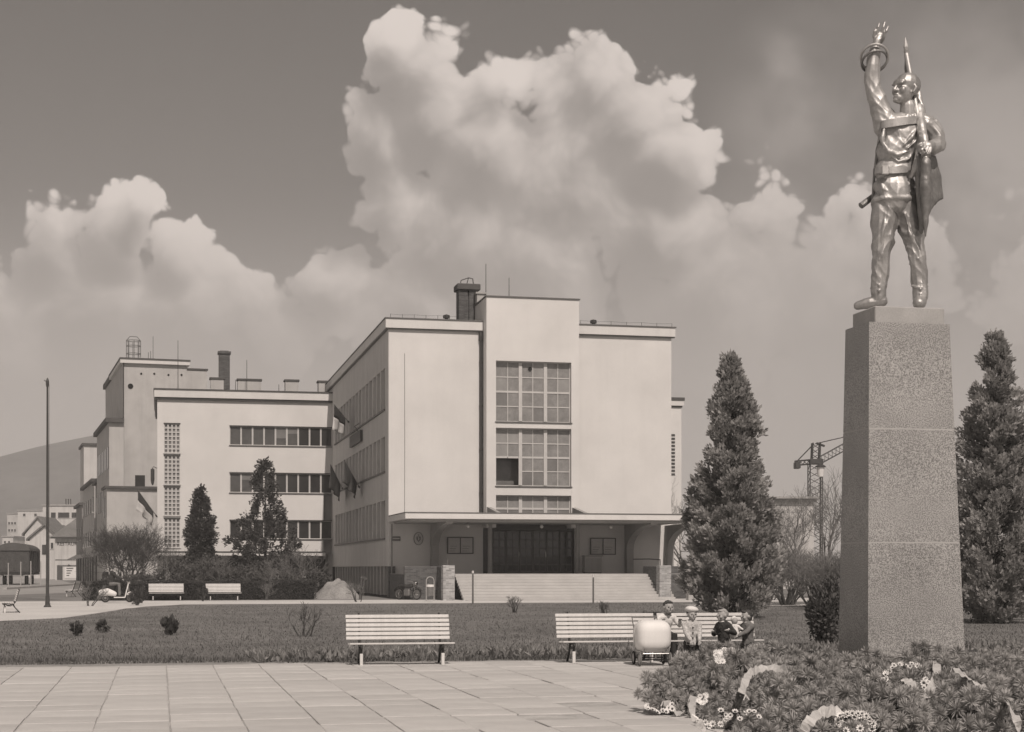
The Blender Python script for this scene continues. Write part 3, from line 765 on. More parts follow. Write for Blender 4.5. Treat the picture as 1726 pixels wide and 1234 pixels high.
# ---- things fixed under the canopy
def notice_board(x0, x1, y0, y1, label):
    a = onY(x0, y1, YF-.1); b = onY(x1, y0, YF-.1)
    r = thing('notice_board', (a[0], YF-.06, a[2]), label, 'notice board', 'glazed notice boards by the entrance')
    w = b[0]-a[0]; h = b[2]-a[2]; t = .05
    f = MB(); f.box(0, t, -.06, .058, 0, h); f.box(w-t, w, -.06, .058, 0, h); f.box(t, w-t, -.06, .058, 0, t); f.box(t, w-t, -.06, .058, h-t, h); f.box(w/2-t/2, w/2+t/2, -.06, .058, t, h-t); f.build('frame', M['dark_metal'], r)
    for s in (0, 1):
        p = MB(); p.box((t if s == 0 else w/2+t/2), (w/2-t/2 if s == 0 else w-t), -.02, .02, t, h-t); po_ = p.build('panel', M['paper'], r)
        for q in range(3):
            e = MB(); x = (.12 if s == 0 else w/2+.1)+q*.02; e.box(x, x+w*.2+.06*q, -.024, -.021, .15+q*.14, .17+q*.14); e.build('notice_line', M['cloth_mid'], po_)
notice_board(754, 798, 905.5, 933.5, 'two-panelled notice board on the porch wall left of the entrance doors')
notice_board(995, 1038, 907, 935, 'two-panelled notice board on the porch wall right of the entrance doors')
e = onY(705.5, 908, YF-.1)
em = thing('oval_emblem', (e[0], YF-.05, e[2]), 'pale oval emblem plate with a shield hanging under the canopy', 'emblem')
def oval(rx, rz, y0, y1, m, name, cx=0, cz=0):
    mb = MB(); mb.prism([(cx+rx*math.cos(2*PI*k/24), cz+rz*math.sin(2*PI*k/24)) for k in range(24)], 'y', y0, y1); return mb.build(name, m, em)
oval(.27, .37, -.03, .045, M['cloth_mid'], 'rim'); oval(.24, .34, -.045, -.031, M['paper'], 'plate')
sh = MB(); sh.prism([(-.12, .12), (.12, .12), (.12, -.05), (0, -.19), (-.12, -.05)], 'y', -.06, -.046); sh.build('shield', M['cloth_mid'], em)
li = MB(); li.prism([(-.05, -.1), (.03, -.1), (.05, 0), (.03, .08), (-.03, .1), (-.06, .05), (-.02, 0)], 'y', -.07, -.061); li.build('lion_relief', M['paper'], em)
st = MB(); st.prism([(.05*(1 if k % 2 else .45)*math.cos(PI/2+k*PI/5), .2+.05*(1 if k % 2 else .45)*math.sin(PI/2+k*PI/5)) for k in range(10)], 'y', -.06, -.046); st.build('star', M['cloth_mid'], em)
e = onY(668, 908, YF-.1)
pq = thing('name_plaque', (e[0], YF-.04, e[2]), 'narrow dark plaque with a pale line on the porch wall beside the corner', 'plaque')
b = MB(); b.box(-.24, .24, -.02, .035, -.12, .12); b.build('board', M['cloth_mid'], pq); b = MB(); b.box(-.2, .2, -.026, -.021, -.03, .05); b.build('lettering', M['paper'], pq)
for px in (789, 913, 1030):
    q = onY(px, 884, CYF+2.6)
    lp = thing('porch_lamp', (q[0], CYF+2.6, czt-.42), 'small globe lamp under the canopy %s' % {789: 'nearest the left notice board', 913: 'in front of the entrance doors', 1030: 'nearest the right notice board'}[px], 'lamp', 'globe lamps under the canopy')
    b = MB(); b.lathe([(.07, 0), (.07, -.05), (.03, -.06), (.03, -.12)], (0, 0, 0), 10); b.build('lamp_holder', M['grey_metal'], lp)
    b = MB(); b.ell((0, 0, -.2), .1); b.build('globe', M['white_frame'], lp, True)
q0, q1 = onY(986, 969, YF-1.6), onY(1015, 938, YF-1.6)
cbn = thing('porch_cabinet', (q0[0], YF-1.6, PZ+.03), 'pale box cabinet standing on the porch below the right notice board', 'cabinet')
w = q1[0]-q0[0]; h = q1[2]-PZ-.03
b = MB(); b.bbox(0, w, 0, .6, .06, h, .02); b.build('body', M['concrete'], cbn); b = MB(); b.bbox(-.04, w+.04, -.04, .64, h, h+.06, .015); b.build('lid', M['plaster_grey'], cbn)
b = MB(); b.box(.03, w-.03, .03, .57, 0, .06); b.build('base', M['dark_metal'], cbn); b = MB(); b.box(.06, w-.06, -.014, -.001, .12, h-.1); b.build('door_panel', M['plaster_grey'], cbn)

# ---- dark sign box and flags on the left side wall
def onS(px, py): return onX(px, py, XL-.02)
a, b_ = onS(593, 755), onS(611, 729)
sg = thing('sign_box', (XL-.02, (a[1]+b_[1])/2, a[2]), 'dark rectangular sign board on the shaded side wall between window rows', 'sign')
hy = abs(a[1]-b_[1])/2
ZS = (onS(602, 752)[2], onS(602, 733)[2])
b = MB(); b.box(-.16, .0, -hy, hy, 0, ZS[1]-ZS[0]); b.build('board', M['dark_metal'], sg)
b = MB(); b.tube([(-.05, -hy*.4, ZS[1]-ZS[0]), (-.3, -hy*.4, ZS[1]-ZS[0]+.35), (.01, -hy*.4, ZS[1]-ZS[0]+.55)], .03, 6); b.build('bracket', M['dark_metal'], sg)
b = MB()
for k in range(9):
    y = -hy*.8+k*hy*.18; b.box(-.166, -.161, y, y+hy*.1, (ZS[1]-ZS[0])*.3, (ZS[1]-ZS[0])*.7)
b.build('lettering', M['cloth_mid'], sg)
def flag(foot, tip, drop, label, m, pale=None, seed=0, along=.62):
    rr = random.Random(seed)
    foot = Vector(foot); tip = Vector(tip)
    r = thing('flag', foot, label, 'flag', 'flags on the building walls')
    pl = MB(); pl.tube([(0, 0, 0), tip-foot], .028, 6); pl.build('pole', M['grey_metal'], r)
    hd = MB(); hd.tube([(tip-foot)*-.0, (tip-foot)*.06], .06, 8); hd.build('socket', M['dark_metal'], r)
    n, m2 = 10, 9; d = tip-foot; V = []
    for i in range(n+1):
        s = 1.0-along*i/n
        for j in range(m2+1):
            t = j/m2
            p = d*s + Vector((0, 0, -1))*drop*t*(1-.25*i/n) + Vector((-.10*math.sin(i*1.3+t*2), .16*math.sin(i*1.1+2.5*t+seed), 0))*t + d.normalized()*(.12*math.sin(4*t))*(-1)
            V.append(p)
    for nm, mm, rngj in ((('cloth', m, range(m2)),) if pale is None else (('cloth', m, range(0, m2//2)), ('pale_stripe', pale, range(m2//2, m2)))):
        mb = MB(); mb.v = [tuple(q) for q in V]
        mb.f = [(i*(m2+1)+j, (i+1)*(m2+1)+j, (i+1)*(m2+1)+j+1, i*(m2+1)+j+1) for i in range(n) for j in rngj]
        used = sorted({k for f in mb.f for k in f}); mp = {k: i for i, k in enumerate(used)}
        mb.v = [mb.v[k] for k in used]; mb.f = [tuple(mp[k] for k in f) for f in mb.f]
        o = mb.build(nm, m, r, True) if pale is None or nm == 'cloth' else mb.build(nm, mm, r, True)
        md = o.modifiers.new('t', 'SOLIDIFY'); md.thickness = .012
def sflag(pxf, pyf, pxt, pyt, out, drop, label, m, pale=None, seed=0, along=.62):
    f = onX(pxf, pyf, XL-.03); t = onX(pxt, pyt, XL-out)
    flag(f, t, drop, label, m, pale, seed, along)
sflag(588, 712, 563, 682, 1.5, 1.7, 'dark flag with a pale corner on the side wall under the eaves', M['flag_dark'], M['flag_pale'], 1, .75)
sflag(606, 822, 580, 775, 1.3, 1.5, 'dark flag nearest the corner on the middle of the side wall', M['flag_dark'], None, 2, .8)
sflag(578, 825, 557, 783, 1.6, 1.6, 'dark flag beside the recessed wing on the middle of the side wall', M['flag_dark'], None, 3, .8)

# ================================================================ left wing (set back)
YW = YB
WZ = 14.12
wing = thing('rear_wing', (-.21, YW, 0), 'lower white wing set back on the left with ribbon windows and glass block stair strip', 'building')
def wpart(mb, name, m, parent=wing, smooth=False):
    o = mb.build(name, M[m] if isinstance(m, str) else m, parent, smooth)
    if parent is wing: o.matrix_parent_inverse = Matrix.Translation(wing.location).inverted()
    return o
WX0, WX1 = -.21, XL-.002
RX0 = 5.04
RW = [(10.85, 12.26), (7.32, 8.78), (3.88, 5.25)]
GX0, GX1 = onY(276.5, 750, YW)[0], onY(303.5, 750, YW)[0]
def zw(y): return onY(290, y, YW)[2]
GZ = [(zw(763.5), zw(714.5)), (zw(816.5), zw(768)), (zw(869), zw(821)), (zw(923), zw(874))]
wl = MB()
wl.box(WX0, GX0, YW, YW+.4, 2.9, WZ)
wl.box(GX1, RX0, YW, YW+.4, 2.9, WZ)
gz = [2.9] + [z for g in reversed(GZ) for z in g] + [WZ]
for k in range(0, len(gz), 2): wl.box(GX0, GX1, YW, YW+.4, gz[k], gz[k+1])
NX = 12.0
rz_ = [2.9] + [z for g in reversed(RW) for z in g] + [WZ]
for k in range(0, len(rz_), 2):
    lowband = rz_[k] < 7.0
    wl.box(RX0, NX if lowband else WX1, YW, YW+.4, rz_[k], rz_[k+1])
wl.box(WX0, WX0+.4, YW+.4, YW+16, 0, WZ); wl.box(WX0+.4, WX1, YW+15.6, YW+16, 0, WZ)
wpart(wl, 'wall', 'plaster')
nk = MB(); nk.box(NX, WX1, YW+.45, YW+.7, 2.9, 7.32); wpart(nk, 'corner_shade_strip', 'plaster_grey')  # cast shadow of the main building built in as a grey set-back strip
for gi, (z0, z1) in enumerate(RW):
    n = 9; bw2 = (WX1-RX0)/n
    for k in range(n):
        x0 = RX0+bw2*k; x1 = x0+bw2
        f = MB(); t = .06
        f.box(x0+.001, x0+t, YW+.1, YW+.22, z0, z1); f.box(x1-t, x1-.001, YW+.1, YW+.22, z0, z1); f.box(x0+t, x1-t, YW+.12, YW+.2, z0, z0+t*.8); f.box(x0+t, x1-t, YW+.12, YW+.2, z1-t*.8, z1)
        wdw = wpart(f, 'window', 'white_frame')
        p = MB(); p.box(x0+t, x1-t, YW+.15, YW+.17, z0+t*.8, z1-t*.8)
        mm = ('glass_grey' if k < 6 else 'glass_dark') if gi == 0 else ('glass_grey' if (k < 2 and gi == 1) else 'glass_dark')  # first upper panes paler: sky reflection put into the glass colour
        p.build('pane', M[mm], wdw)
        if (gi, k) in ((0, 4), (0, 5), (1, 1)):
            bl = MB(); zb = z1-(z1-z0)*(.35 if k % 2 else .6); bl.box(x0+t, x1-t, YW+.135, YW+.148, zb, z1-t*.8); bl.build('blind', M['glass_mid'], wdw)
    s = MB(); s.box(RX0-.04, WX1-.01, YW-.07, YW-.003, z0-.07, z0-.004); wpart(s, 'window_sill', 'sheet_metal')
    s = MB(); s.box(RX0-.02, WX1-.01, YW-.035, YW+.1, z1-.003, z1+.05); wpart(s, 'lintel_strip', 'dark_metal')
for (z0, z1) in GZ:
    f = MB(); nc, nr = 4, 7; cw = (GX1-GX0)/nc; rh = (z1-z0)/nr; t = .052
    for k in range(nc+1):
        f.box(max(GX0, GX0+cw*k-t), min(GX1, GX0+cw*k+t), YW+.03, YW+.14, z0, z1)
    for k in range(nr+1):
        for c in range(nc):
            f.box(GX0+cw*c+t, GX0+cw*(c+1)-t, YW+.035, YW+.135, max(z0, z0+rh*k-t*.9), min(z1, z0+rh*k+t*.9))
    g = wpart(f, 'glass_block_window', 'white_frame')
    p = MB()
    p.box(GX0+.01, GX1-.01, YW+.10, YW+.12, z0+.01, z1-.01)
    p.build('pane', M['glass_mid'], g)
    s = MB(); s.box(GX0-.05, GX1+.05, YW-.06, YW+.03, z0-.06, z0+.001); s.build('sill', M['white_frame'], g)
    s = MB(); s.box(GX0-.03, GX1+.03, YW-.04, YW+.03, z1+.001, z1+.07); s.build('lintel', M['dark_metal'], g)
f = MB(); f.box(WX0-.22, WX1, YW-.25, YW+.3, WZ+.16, WZ+.70); f.box(WX0-.22, WX0+.3, YW+.3, YW+16.2, WZ+.16, WZ+.7); wpart(f, 'roof_fascia', 'fascia')
f = MB(); f.box(WX0-.16, WX1, YW-.18, YW+.25, WZ, WZ+.157); f.box(WX0-.16, WX0+.3, YW+.25, YW+16, WZ, WZ+.157); wpart(f, 'eaves_shadow_strip', 'dark_metal')  # shade below the fascia made as a dark strip
f = MB(); f.box(WX0-.27, WX1, YW-.30, YW+.35, WZ+.703, WZ+.80); f.box(WX0-.27, WX0+.35, YW+.35, YW+16, WZ+.703, WZ+.8); f.box(WX0+.35, WX1, YW+.35, YW+16, WZ+.4, WZ+.6); wpart(f, 'roof', 'roofing')
f = MB(); f.box(WX0-.1, WX1-.6, YW-.9, YW-.004, 2.62, 2.86); wpart(f, 'low_canopy', 'fascia')
f = MB(); f.box(WX0-.15, WX1-.6, YW-.95, YW-.003, 2.863, 2.93); wpart(f, 'low_canopy_edge', 'dark_metal')
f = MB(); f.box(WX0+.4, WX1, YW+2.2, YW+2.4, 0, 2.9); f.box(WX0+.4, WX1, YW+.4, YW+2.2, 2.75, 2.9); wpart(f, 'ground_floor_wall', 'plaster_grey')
for k in range(7):
    c = MB(); x = WX0+.6+k*2.0; c.box(x, x+.3, YW+.02, YW+.32, 0, 2.75); wpart(c, 'ground_floor_pier', 'plaster_grey')
    if k < 6:
        w = MB(); w.box(x+.35, x+1.95, YW+2.14, YW+2.195, .9, 2.4); wpart(w, 'ground_floor_window', 'glass_dark')
# roof things of the wing
for (xa, xb, yt, wide) in ((355, 377, 636.5, .9), (401, 440, 639, 1.6), (481, 503, 640, .9), (537, 560, 642, 1.0)):
    a = onY(xa, 657, YW+3); b_ = onY(xb, yt, YW+3)
    v = MB(); v.box(a[0], b_[0], YW+3, YW+3.9, WZ+.6, b_[2]-.12); vo = wpart(v, 'roof_vent_house', 'plaster_old')
    c = MB(); c.box(a[0]-.08, b_[0]+.08, YW+2.92, YW+3.98, b_[2]-.12, b_[2]); c.build('vent_cap', M['roofing'], vo)
    c = MB(); c.box(a[0]-.02, b_[0]+.02, YW+2.97, YW+3.0, WZ+.6, WZ+1.1); c.build('vent_base', M['sheet_metal'], vo)
a = onY(369, 657, YW+6); b_ = onY(387.5, 591, YW+6)
c = MB(); c.box(a[0], b_[0], YW+6, YW+6.8, WZ+.5, b_[2]-.25); c.box(a[0]-.08, b_[0]+.08, YW+5.92, YW+6.88, b_[2]-.25, b_[2]-.06); c.box(a[0]+.1, b_[0]-.1, YW+6.1, YW+6.7, b_[2]-.06, b_[2]); wpart(c, 'chimney', 'brick_chimney')
for px, pt in ((416, 607), (300, 574), (397, 640), (470, 648)):
    x, _, z = onY(px, pt, YW+2); a = MB(); a.tube([(x, YW+2, WZ+.5), (x, YW+2, z)], [.03, .02], 6); wpart(a, 'aerial_mast', 'dark_metal')
a = Vector(onY(264.5, 871, YW-.05)); t = Vector(onY(232, 826, YW-2.0))
flag(a, t, 1.5, 'dark and pale flag on the outer corner of the rear wing', M['flag_dark'], M['flag_pale'], 5, .8)
a = onY(262, 800, YW-.3)
wlp = thing('wall_lantern', (WX0-.02, YW+.3, a[2]), 'dark wall lantern on the outer corner of the rear wing', 'lamp')
b = MB(); b.tube([(0, 0, .5), (-.25, 0, .62), (-.32, 0, .5)], .03, 6); b.build('arm', M['dark_metal'], wlp)
b = MB(); b.lathe([(.03, .5), (.14, .4), (.14, -.35), (.10, -.6), (.04, -.75)], (-.32, 0, 0), 8); b.build('lantern', M['dark_metal'], wlp)

# wing seen on the far right behind the main building
rt = thing('far_right_wing', (31, 112, 0), 'slice of white wing with a grille window showing right of the main building', 'building')
def rpart(mb, name, m):
    o = mb.build(name, M[m], rt); o.matrix_parent_inverse = Matrix.Translation(rt.location).inverted(); return o
YR = 112.0
rx1 = onY(1148.5, 700, YR)[0]; rz1 = onY(1148, 687, YR)[2]
b = MB(); b.box(XR+.3, rx1, YR, YR+.4, 0, rz1); b.box(rx1-.4, rx1, YR+.4, YR+14, 0, rz1); rpart(b, 'wall', 'plaster')
b = MB(); b.box(XR+.3, rx1+.15, YR-.15, YR+14, rz1+.12, rz1+.5); rpart(b, 'roof_fascia', 'fascia')
b = MB(); b.box(XR+.3, rx1+.2, YR-.2, YR+14, rz1+.503, rz1+.72); b.box(XR+.3, rx1+.05, YR-.08, YR+14, rz1, rz1+.117); rpart(b, 'roof', 'roofing')
gx = onY(1137.5, 700, YR)[0]
b = MB()
for k in range(12):
    z = onY(1135, 733+k*6, YR)[2]; b.box(XR+.4, gx, YR-.03, YR-.002, z-.1, z+.05)
rpart(b, 'grille_window', 'dark_metal')['kind'] = 'stuff'
# ================================================================ vegetation
def rand_dirs(n):
    v = rng.normal(size=(n, 3)); return v/np.linalg.norm(v, axis=1)[:, None]
def leaf_tris(P, size, up=0.0, out=None, aspect=2.2, spread=1.0, face=None):
    """one kite-shaped leaf (a quad) at each point"""
    n = len(P); d = rand_dirs(n)*spread
    if out is not None: d = d + out
    d[:, 2] += up; d /= np.linalg.norm(d, axis=1)[:, None]
    s = np.cross(d, rand_dirs(n) if face is None else face+rand_dirs(n)*.75); s /= (np.linalg.norm(s, axis=1)[:, None]+1e-9)
    L = (size*rng.uniform(.6, 1.3, n))[:, None]; W = L/aspect
    nrm = np.cross(d, s)
    a = P; b = P+d*L*.5+s*W*.5+nrm*L*.08; c = P+d*L; e = P+d*L*.5-s*W*.5+nrm*L*.08
    V = np.stack([a, b, c, e], 1).reshape(-1, 3)
    F = np.arange(4*n).reshape(-1, 4)
    return V, F
def blade_tris(P, h, w, lean=.35):
    n = len(P); az = rng.uniform(0, 2*PI, n); d = np.stack([np.cos(az), np.sin(az), np.zeros(n)], 1)
    H = (h*rng.uniform(.5, 1.3, n)); s = np.stack([-d[:, 1], d[:, 0], np.zeros(n)], 1)*(w*rng.uniform(.6, 1.3, n))[:, None]
    tip = P+d*(H*lean*rng.uniform(0, 1.4, n))[:, None]; tip[:, 2] += H
    V = np.stack([P-s, P+s, tip], 1).reshape(-1, 3)
    return V, np.arange(3*n).reshape(-1, 3)
def tubes_np(segs, n=4):
    """segs: list of (p0,p1,r0,r1) -> arrays of quads"""
    A = np.array([s[0] for s in segs], float); B = np.array([s[1] for s in segs], float)
    r0 = np.array([s[2] for s in segs])[:, None]; r1 = np.array([s[3] for s in segs])[:, None]
    t = B-A; t /= (np.linalg.norm(t, axis=1)[:, None]+1e-9)
    h = np.where(np.abs(t[:, 2:3]) < .9, np.array([[0, 0, 1.]]), np.array([[1., 0, 0]]))
    u = np.cross(t, h); u /= np.linalg.norm(u, axis=1)[:, None]; v = np.cross(t, u)
    ring = []
    for k in range(n):
        q = 2*PI*k/n; ring.append(A+(u*math.cos(q)+v*math.sin(q))*r0)
    for k in range(n):
        q = 2*PI*k/n; ring.append(B+(u*math.cos(q)+v*math.sin(q))*r1)
    V = np.stack(ring, 1).reshape(-1, 3)
    base = (np.arange(len(segs))*2*n)[:, None]
    F = np.concatenate([base+np.array([[k, (k+1) % n, n+(k+1) % n, n+k]]) for k in range(n)], 0)
    return V, F

def conifer(name, loc, H, prof, label, m, nclump=650, cr=.26, nleaf=60, lsize=.15, group=None, trunk_r=.14, gap=.0, up=.6, seed=0, flame=True, droop=0.0):
    """prof: [(height fraction, radius)]; clumps of small leaves on branch tips through the crown's volume"""
    global rng
    rng = np.random.default_rng(100+seed)
    root = thing(name, loc, label, 'tree', group)
    hs = np.array([p[0] for p in prof])*H; rs = np.array([p[1] for p in prof])
    if flame:
        # thuja: upswept boughs, each a row of tufts, with hollows between them
        nb = nclump//7; zz = np.linspace(hs[0], hs[-1], 400); w = np.interp(zz, hs, rs)+.16; w /= w.sum()
        zb = rng.choice(zz, nb, p=w); ab = rng.uniform(0, 2*PI, nb); Lb = np.interp(zb, hs, rs)*rng.uniform(.84, 1.25, nb)
        t = np.tile(np.linspace(.30, 1.0, 7), nb); zb, ab, Lb = (np.repeat(q, 7) for q in (zb, ab, Lb))
        z = zb-Lb*.35+t*Lb*.75+rng.normal(0, .05, len(t)); az = ab+rng.normal(0, .10, len(t)); rr = np.minimum(t*Lb, np.interp(np.clip(z, 0, H), hs, rs)*1.22)
        k_ = (z > .05) & (z < H*.995); z, az, rr = z[k_], az[k_], rr[k_]; nclump = len(z)
    # choose clump centres: area-weighted in height
    else_ = not flame
    zz = np.linspace(hs[0], hs[-1], 400); w = np.interp(zz, hs, rs)+.05; w /= w.sum()
    if else_: z = rng.choice(zz, nclump, p=w) + rng.uniform(-.05, .05, nclump)
    if else_: az = rng.uniform(0, 2*PI, nclump)
    lump = 1+.17*np.sin(az*3+z*1.9+seed)+.15*np.sin(az*5-z*2.7)+.14*np.sin(z*5.0+az*2+seed)
    if else_: rr = np.interp(z, hs, rs)*lump*np.sqrt(rng.uniform(.40 if not flame else .55, 1.0, nclump))
    keep = rng.uniform(0, 1, nclump) > gap
    z, az, rr = z[keep], az[keep], rr[keep]
    C = np.stack([rr*np.cos(az), rr*np.sin(az), z], 1)
    out = np.stack([np.cos(az), np.sin(az), np.full(len(az), up)], 1)
    csz = cr*rng.uniform(.6, 1.35, len(C))
    k = nleaf
    P = np.repeat(C, k, 0); S = np.repeat(csz, k)
    off = rand_dirs(len(P))*(rng.uniform(0, 1, len(P))**.5)[:, None]*S[:, None]
    off[:, 2] *= 1.25
    P = P+off
    O = np.repeat(out, k, 0)*.9 + off/S[:, None]*.5
    O[:, 2] -= droop
    fc = np.repeat(np.stack([np.cos(az), np.sin(az), np.full(len(az), .7)], 1), k, 0)
    V, F = leaf_tris(P, lsize, up*.4, O, 1.9, .8, fc)
    V[:, 2] = np.maximum(V[:, 2], .02)
    np_mesh('crown', V, F, m, root)
    # trunk and limbs to the clumps
    segs = []
    zt = np.linspace(0, H*.97, 12)
    for i in range(11):
        segs.append(((0, 0, zt[i]), (0, 0, zt[i+1]), trunk_r*(1-.93*i/11), trunk_r*(1-.93*(i+1)/11)))
    for i in range(0, len(C), 3):
        r = rr[i]; z0 = max(.05, z[i]-r*.75*(.6 if flame else .1))
        segs.append(((0, 0, z0), tuple(C[i]), .03, .008))
    V, F = tubes_np(segs, 5); np_mesh('trunk', V, F, M['bark'], root)
    return root
def bare(name, loc, H, spread, label, cat, n_stem=1, depth=6, m=None, group=None, seed=0, r0=.1, kink=.35, dense=2, part='branches'):
    rr = random.Random(seed); root = thing(name, loc, label, cat, group)
    segs = []
    def grow(p, d, L, r, lev):
        nseg = 3
        q = p
        for i in range(nseg):
            d2 = (d+Vector((rr.gauss(0, kink*.5), rr.gauss(0, kink*.5), rr.gauss(.06, kink*.3)))).normalized()
            q2 = q+d2*L/nseg
            (stems[-1] if lev == 0 else segs).append((tuple(q), tuple(q2), r*(1-.22*i/nseg), r*(1-.22*(i+1)/nseg))); q = q2; d = d2
            if lev < depth and i > 0 and rr.random() < .8:
                sd = (d+Vector((rr.gauss(0, 1), rr.gauss(0, 1), rr.gauss(.2, .6)))*spread).normalized()
                grow(q, sd, L*rr.uniform(.5, .8), r*.55, lev+1)
        if lev < depth:
            for _ in range(dense if rr.random() < .75 else 1):
                sd = (d+Vector((rr.gauss(0, 1), rr.gauss(0, 1), rr.gauss(.15, .5)))*spread*.8).normalized()
                grow(q, sd, L*rr.uniform(.6, .85), r*.6, lev+1)
    stems = []
    for s in range(n_stem):
        trunk = []; stems.append(trunk)
        a = rr.uniform(0, 2*PI); q = Vector((math.cos(a), math.sin(a), 0))*(.15*H if n_stem > 1 else 0)*rr.random()
        d = Vector((math.cos(a)*.45, math.sin(a)*.45, 1)) if n_stem > 1 else Vector((0, 0, 1))
        grow(q, d.normalized(), H*.33, r0, 0)
    allz = max(max(a[1][2] for a in segs), .1); sc = H/allz
    def scl(L): return [(tuple(c*sc for c in a), tuple(c*sc for c in b), max(x*sc, .006), max(y*sc, .005)) for a, b, x, y in L]
    V, F = tubes_np(scl(segs), 3); np_mesh(part, V, F, m or M['twig'], root)['kind'] = 'stuff'
    for st in stems:
        V, F = tubes_np(scl(st), 6); np_mesh('trunk' if n_stem == 1 else 'stem', V, F, M['bark'], root)
    return root
def shrub(name, loc, rx, ry, h, label, m, n=2600, ls=.12, group=None, seed=0, up=.4, cat='shrub', stems=True):
    global rng
    rng = np.random.default_rng(300+seed)
    root = thing(name, loc, label, cat, group)
    nc = max(10, n//45); C = rand_dirs(nc)*(rng.uniform(.25, 1, nc)**.5)[:, None]
    C *= np.array([rx, ry, h*.5])*.86; C[:, 2] += h*.5
    P = np.repeat(C, 45, 0); P = P+rand_dirs(len(P))*(rng.uniform(0, 1, len(P))**.5)[:, None]*np.array([rx, ry, h*.6])*.27
    out = (P-np.array([0, 0, h*.4])); out /= np.linalg.norm(out, axis=1)[:, None]
    V, F = leaf_tris(P, ls, up, out*.8, 2.0, .9, out+np.array([0, 0, .6])); V[:, 2] = np.maximum(V[:, 2], .01)
    np_mesh('foliage', V, F, m, root)
    segs = [((0, 0, 0), tuple(C[i]), .025, .008) for i in range(0, nc, 2)]
    V, F = tubes_np(segs, 4); np_mesh('stems', V, F, M['bark'], root)
    return root

g = gnd(1232, 1043)
conifer('thuja_tree', g, 8.75, [(.0, 1.0), (.04, 1.34), (.12, 1.50), (.25, 1.42), (.4, 1.22), (.55, .96), (.66, .78), (.74, .78), (.84, .48), (.93, .26), (1.0, .06)], 'tall dark thuja tree standing right of the building behind the children', M['thuja'], 1680, .17, 44, .16, 'tall thuja trees', .17, .05, .8, 1)
g = gnd(1676, 1052)
conifer('thuja_tree', g, 8.75, [(.0, .9), (.05, 1.25), (.15, 1.35), (.4, 1.18), (.6, .92), (.78, .66), (.9, .40), (.97, .2), (1.0, .05)], 'tall dark thuja tree behind the pedestal at the right edge', M['thuja'], 1680, .15, 44, .135, 'tall thuja trees', .16, .04, .8, 2)
g = atD(338, 1003, 100); g = (g[0], g[1], 0)
conifer('spruce_tree', g, 6.75, [(.12, .9), (.2, .95), (.45, .72), (.6, .80), (.75, .52), (.88, .30), (1.0, .04)], 'small dark pointed spruce in front of the glass block windows', M['pine'], 330, .26, 60, .17, None, .1, .12, .3, 3, False)
g = atD(447, 1003, 104); g = (g[0], g[1], 0)
conifer('pine_tree', g, 9.0, [(.18, 1.2), (.26, 1.9), (.36, 2.0), (.46, 1.75), (.52, 1.55), (.60, 1.0), (.68, .62), (.80, .75), (.90, .36), (1.0, .04)], 'loose open-branched pine in front of the ribbon windows', M['pine'], 300, .30, 62, .19, None, .13, .42, .35, 4, False)

# bare trees and twiggy shrubs
def bt(px, d, H, *a, **k):
    q = atD(px, 950, d); return bare(*a[:1], (q[0], q[1], 0), H, *a[1:], **k)
bt(215, 112, 5.2, 'bare_shrub', .6, 'round bare twiggy shrub left of the rear wing', 'shrub', n_stem=20, depth=5, seed=3, r0=.05, dense=2, m=M['bark'])
bt(1172, 112, 8.4, 'bare_tree', .5, 'bare twiggy tree at the right end of the main building', 'tree', n_stem=3, depth=5, seed=5, r0=.09, dense=2, group='bare trees on the right')
bt(1318, 118, 7.2, 'bare_tree', .5, 'thin bare tree just right of the tall thuja before the low white house', 'tree', n_stem=2, depth=5, seed=8, r0=.09, dense=2, group='bare trees on the right')
bt(1365, 100, 7.4, 'bare_tree', .55, 'bare tree beside the street lamp under the crane', 'tree', n_stem=3, depth=5, seed=11, r0=.09, dense=2, group='bare trees on the right')
bt(1405, 90, 7.6, 'bare_tree', .5, 'bare tree against the left edge of the pedestal', 'tree', n_stem=3, depth=5, seed=14, r0=.09, dense=2, group='bare trees on the right')
for i, (px, d, H, l) in enumerate(((1325, 72, 2.9, 'grey twiggy bush right of the tall thuja'), (1375, 68, 2.6, 'grey twiggy bush below the street lamp'), (1418, 64, 2.9, 'grey twiggy bush partly behind the pedestal'), (1290, 84, 3.2, 'grey twiggy bush behind the tall thuja'))):
    bt(px, d, H, 'twiggy_bush', .7, l, 'shrub', n_stem=22, depth=4, seed=20+i, r0=.04, dense=2, group='grey twiggy bushes on the right')
for i, (px, d, H, l) in enumerate(((470, 95, 2.4, 'sapling with pale stake below the pine'), (505, 98, 3.4, 'thin bare sapling right of the pine'), (380, 96, 2.6, 'thin bare sapling between spruce and pine'), (290, 100, 3.4, 'thin bare sapling left of the spruce'))):
    bt(px, d, H, 'bare_sapling', .6, l, 'sapling', n_stem=4, depth=4, seed=40+i, r0=.035, dense=2, group='bare saplings behind the hedge')
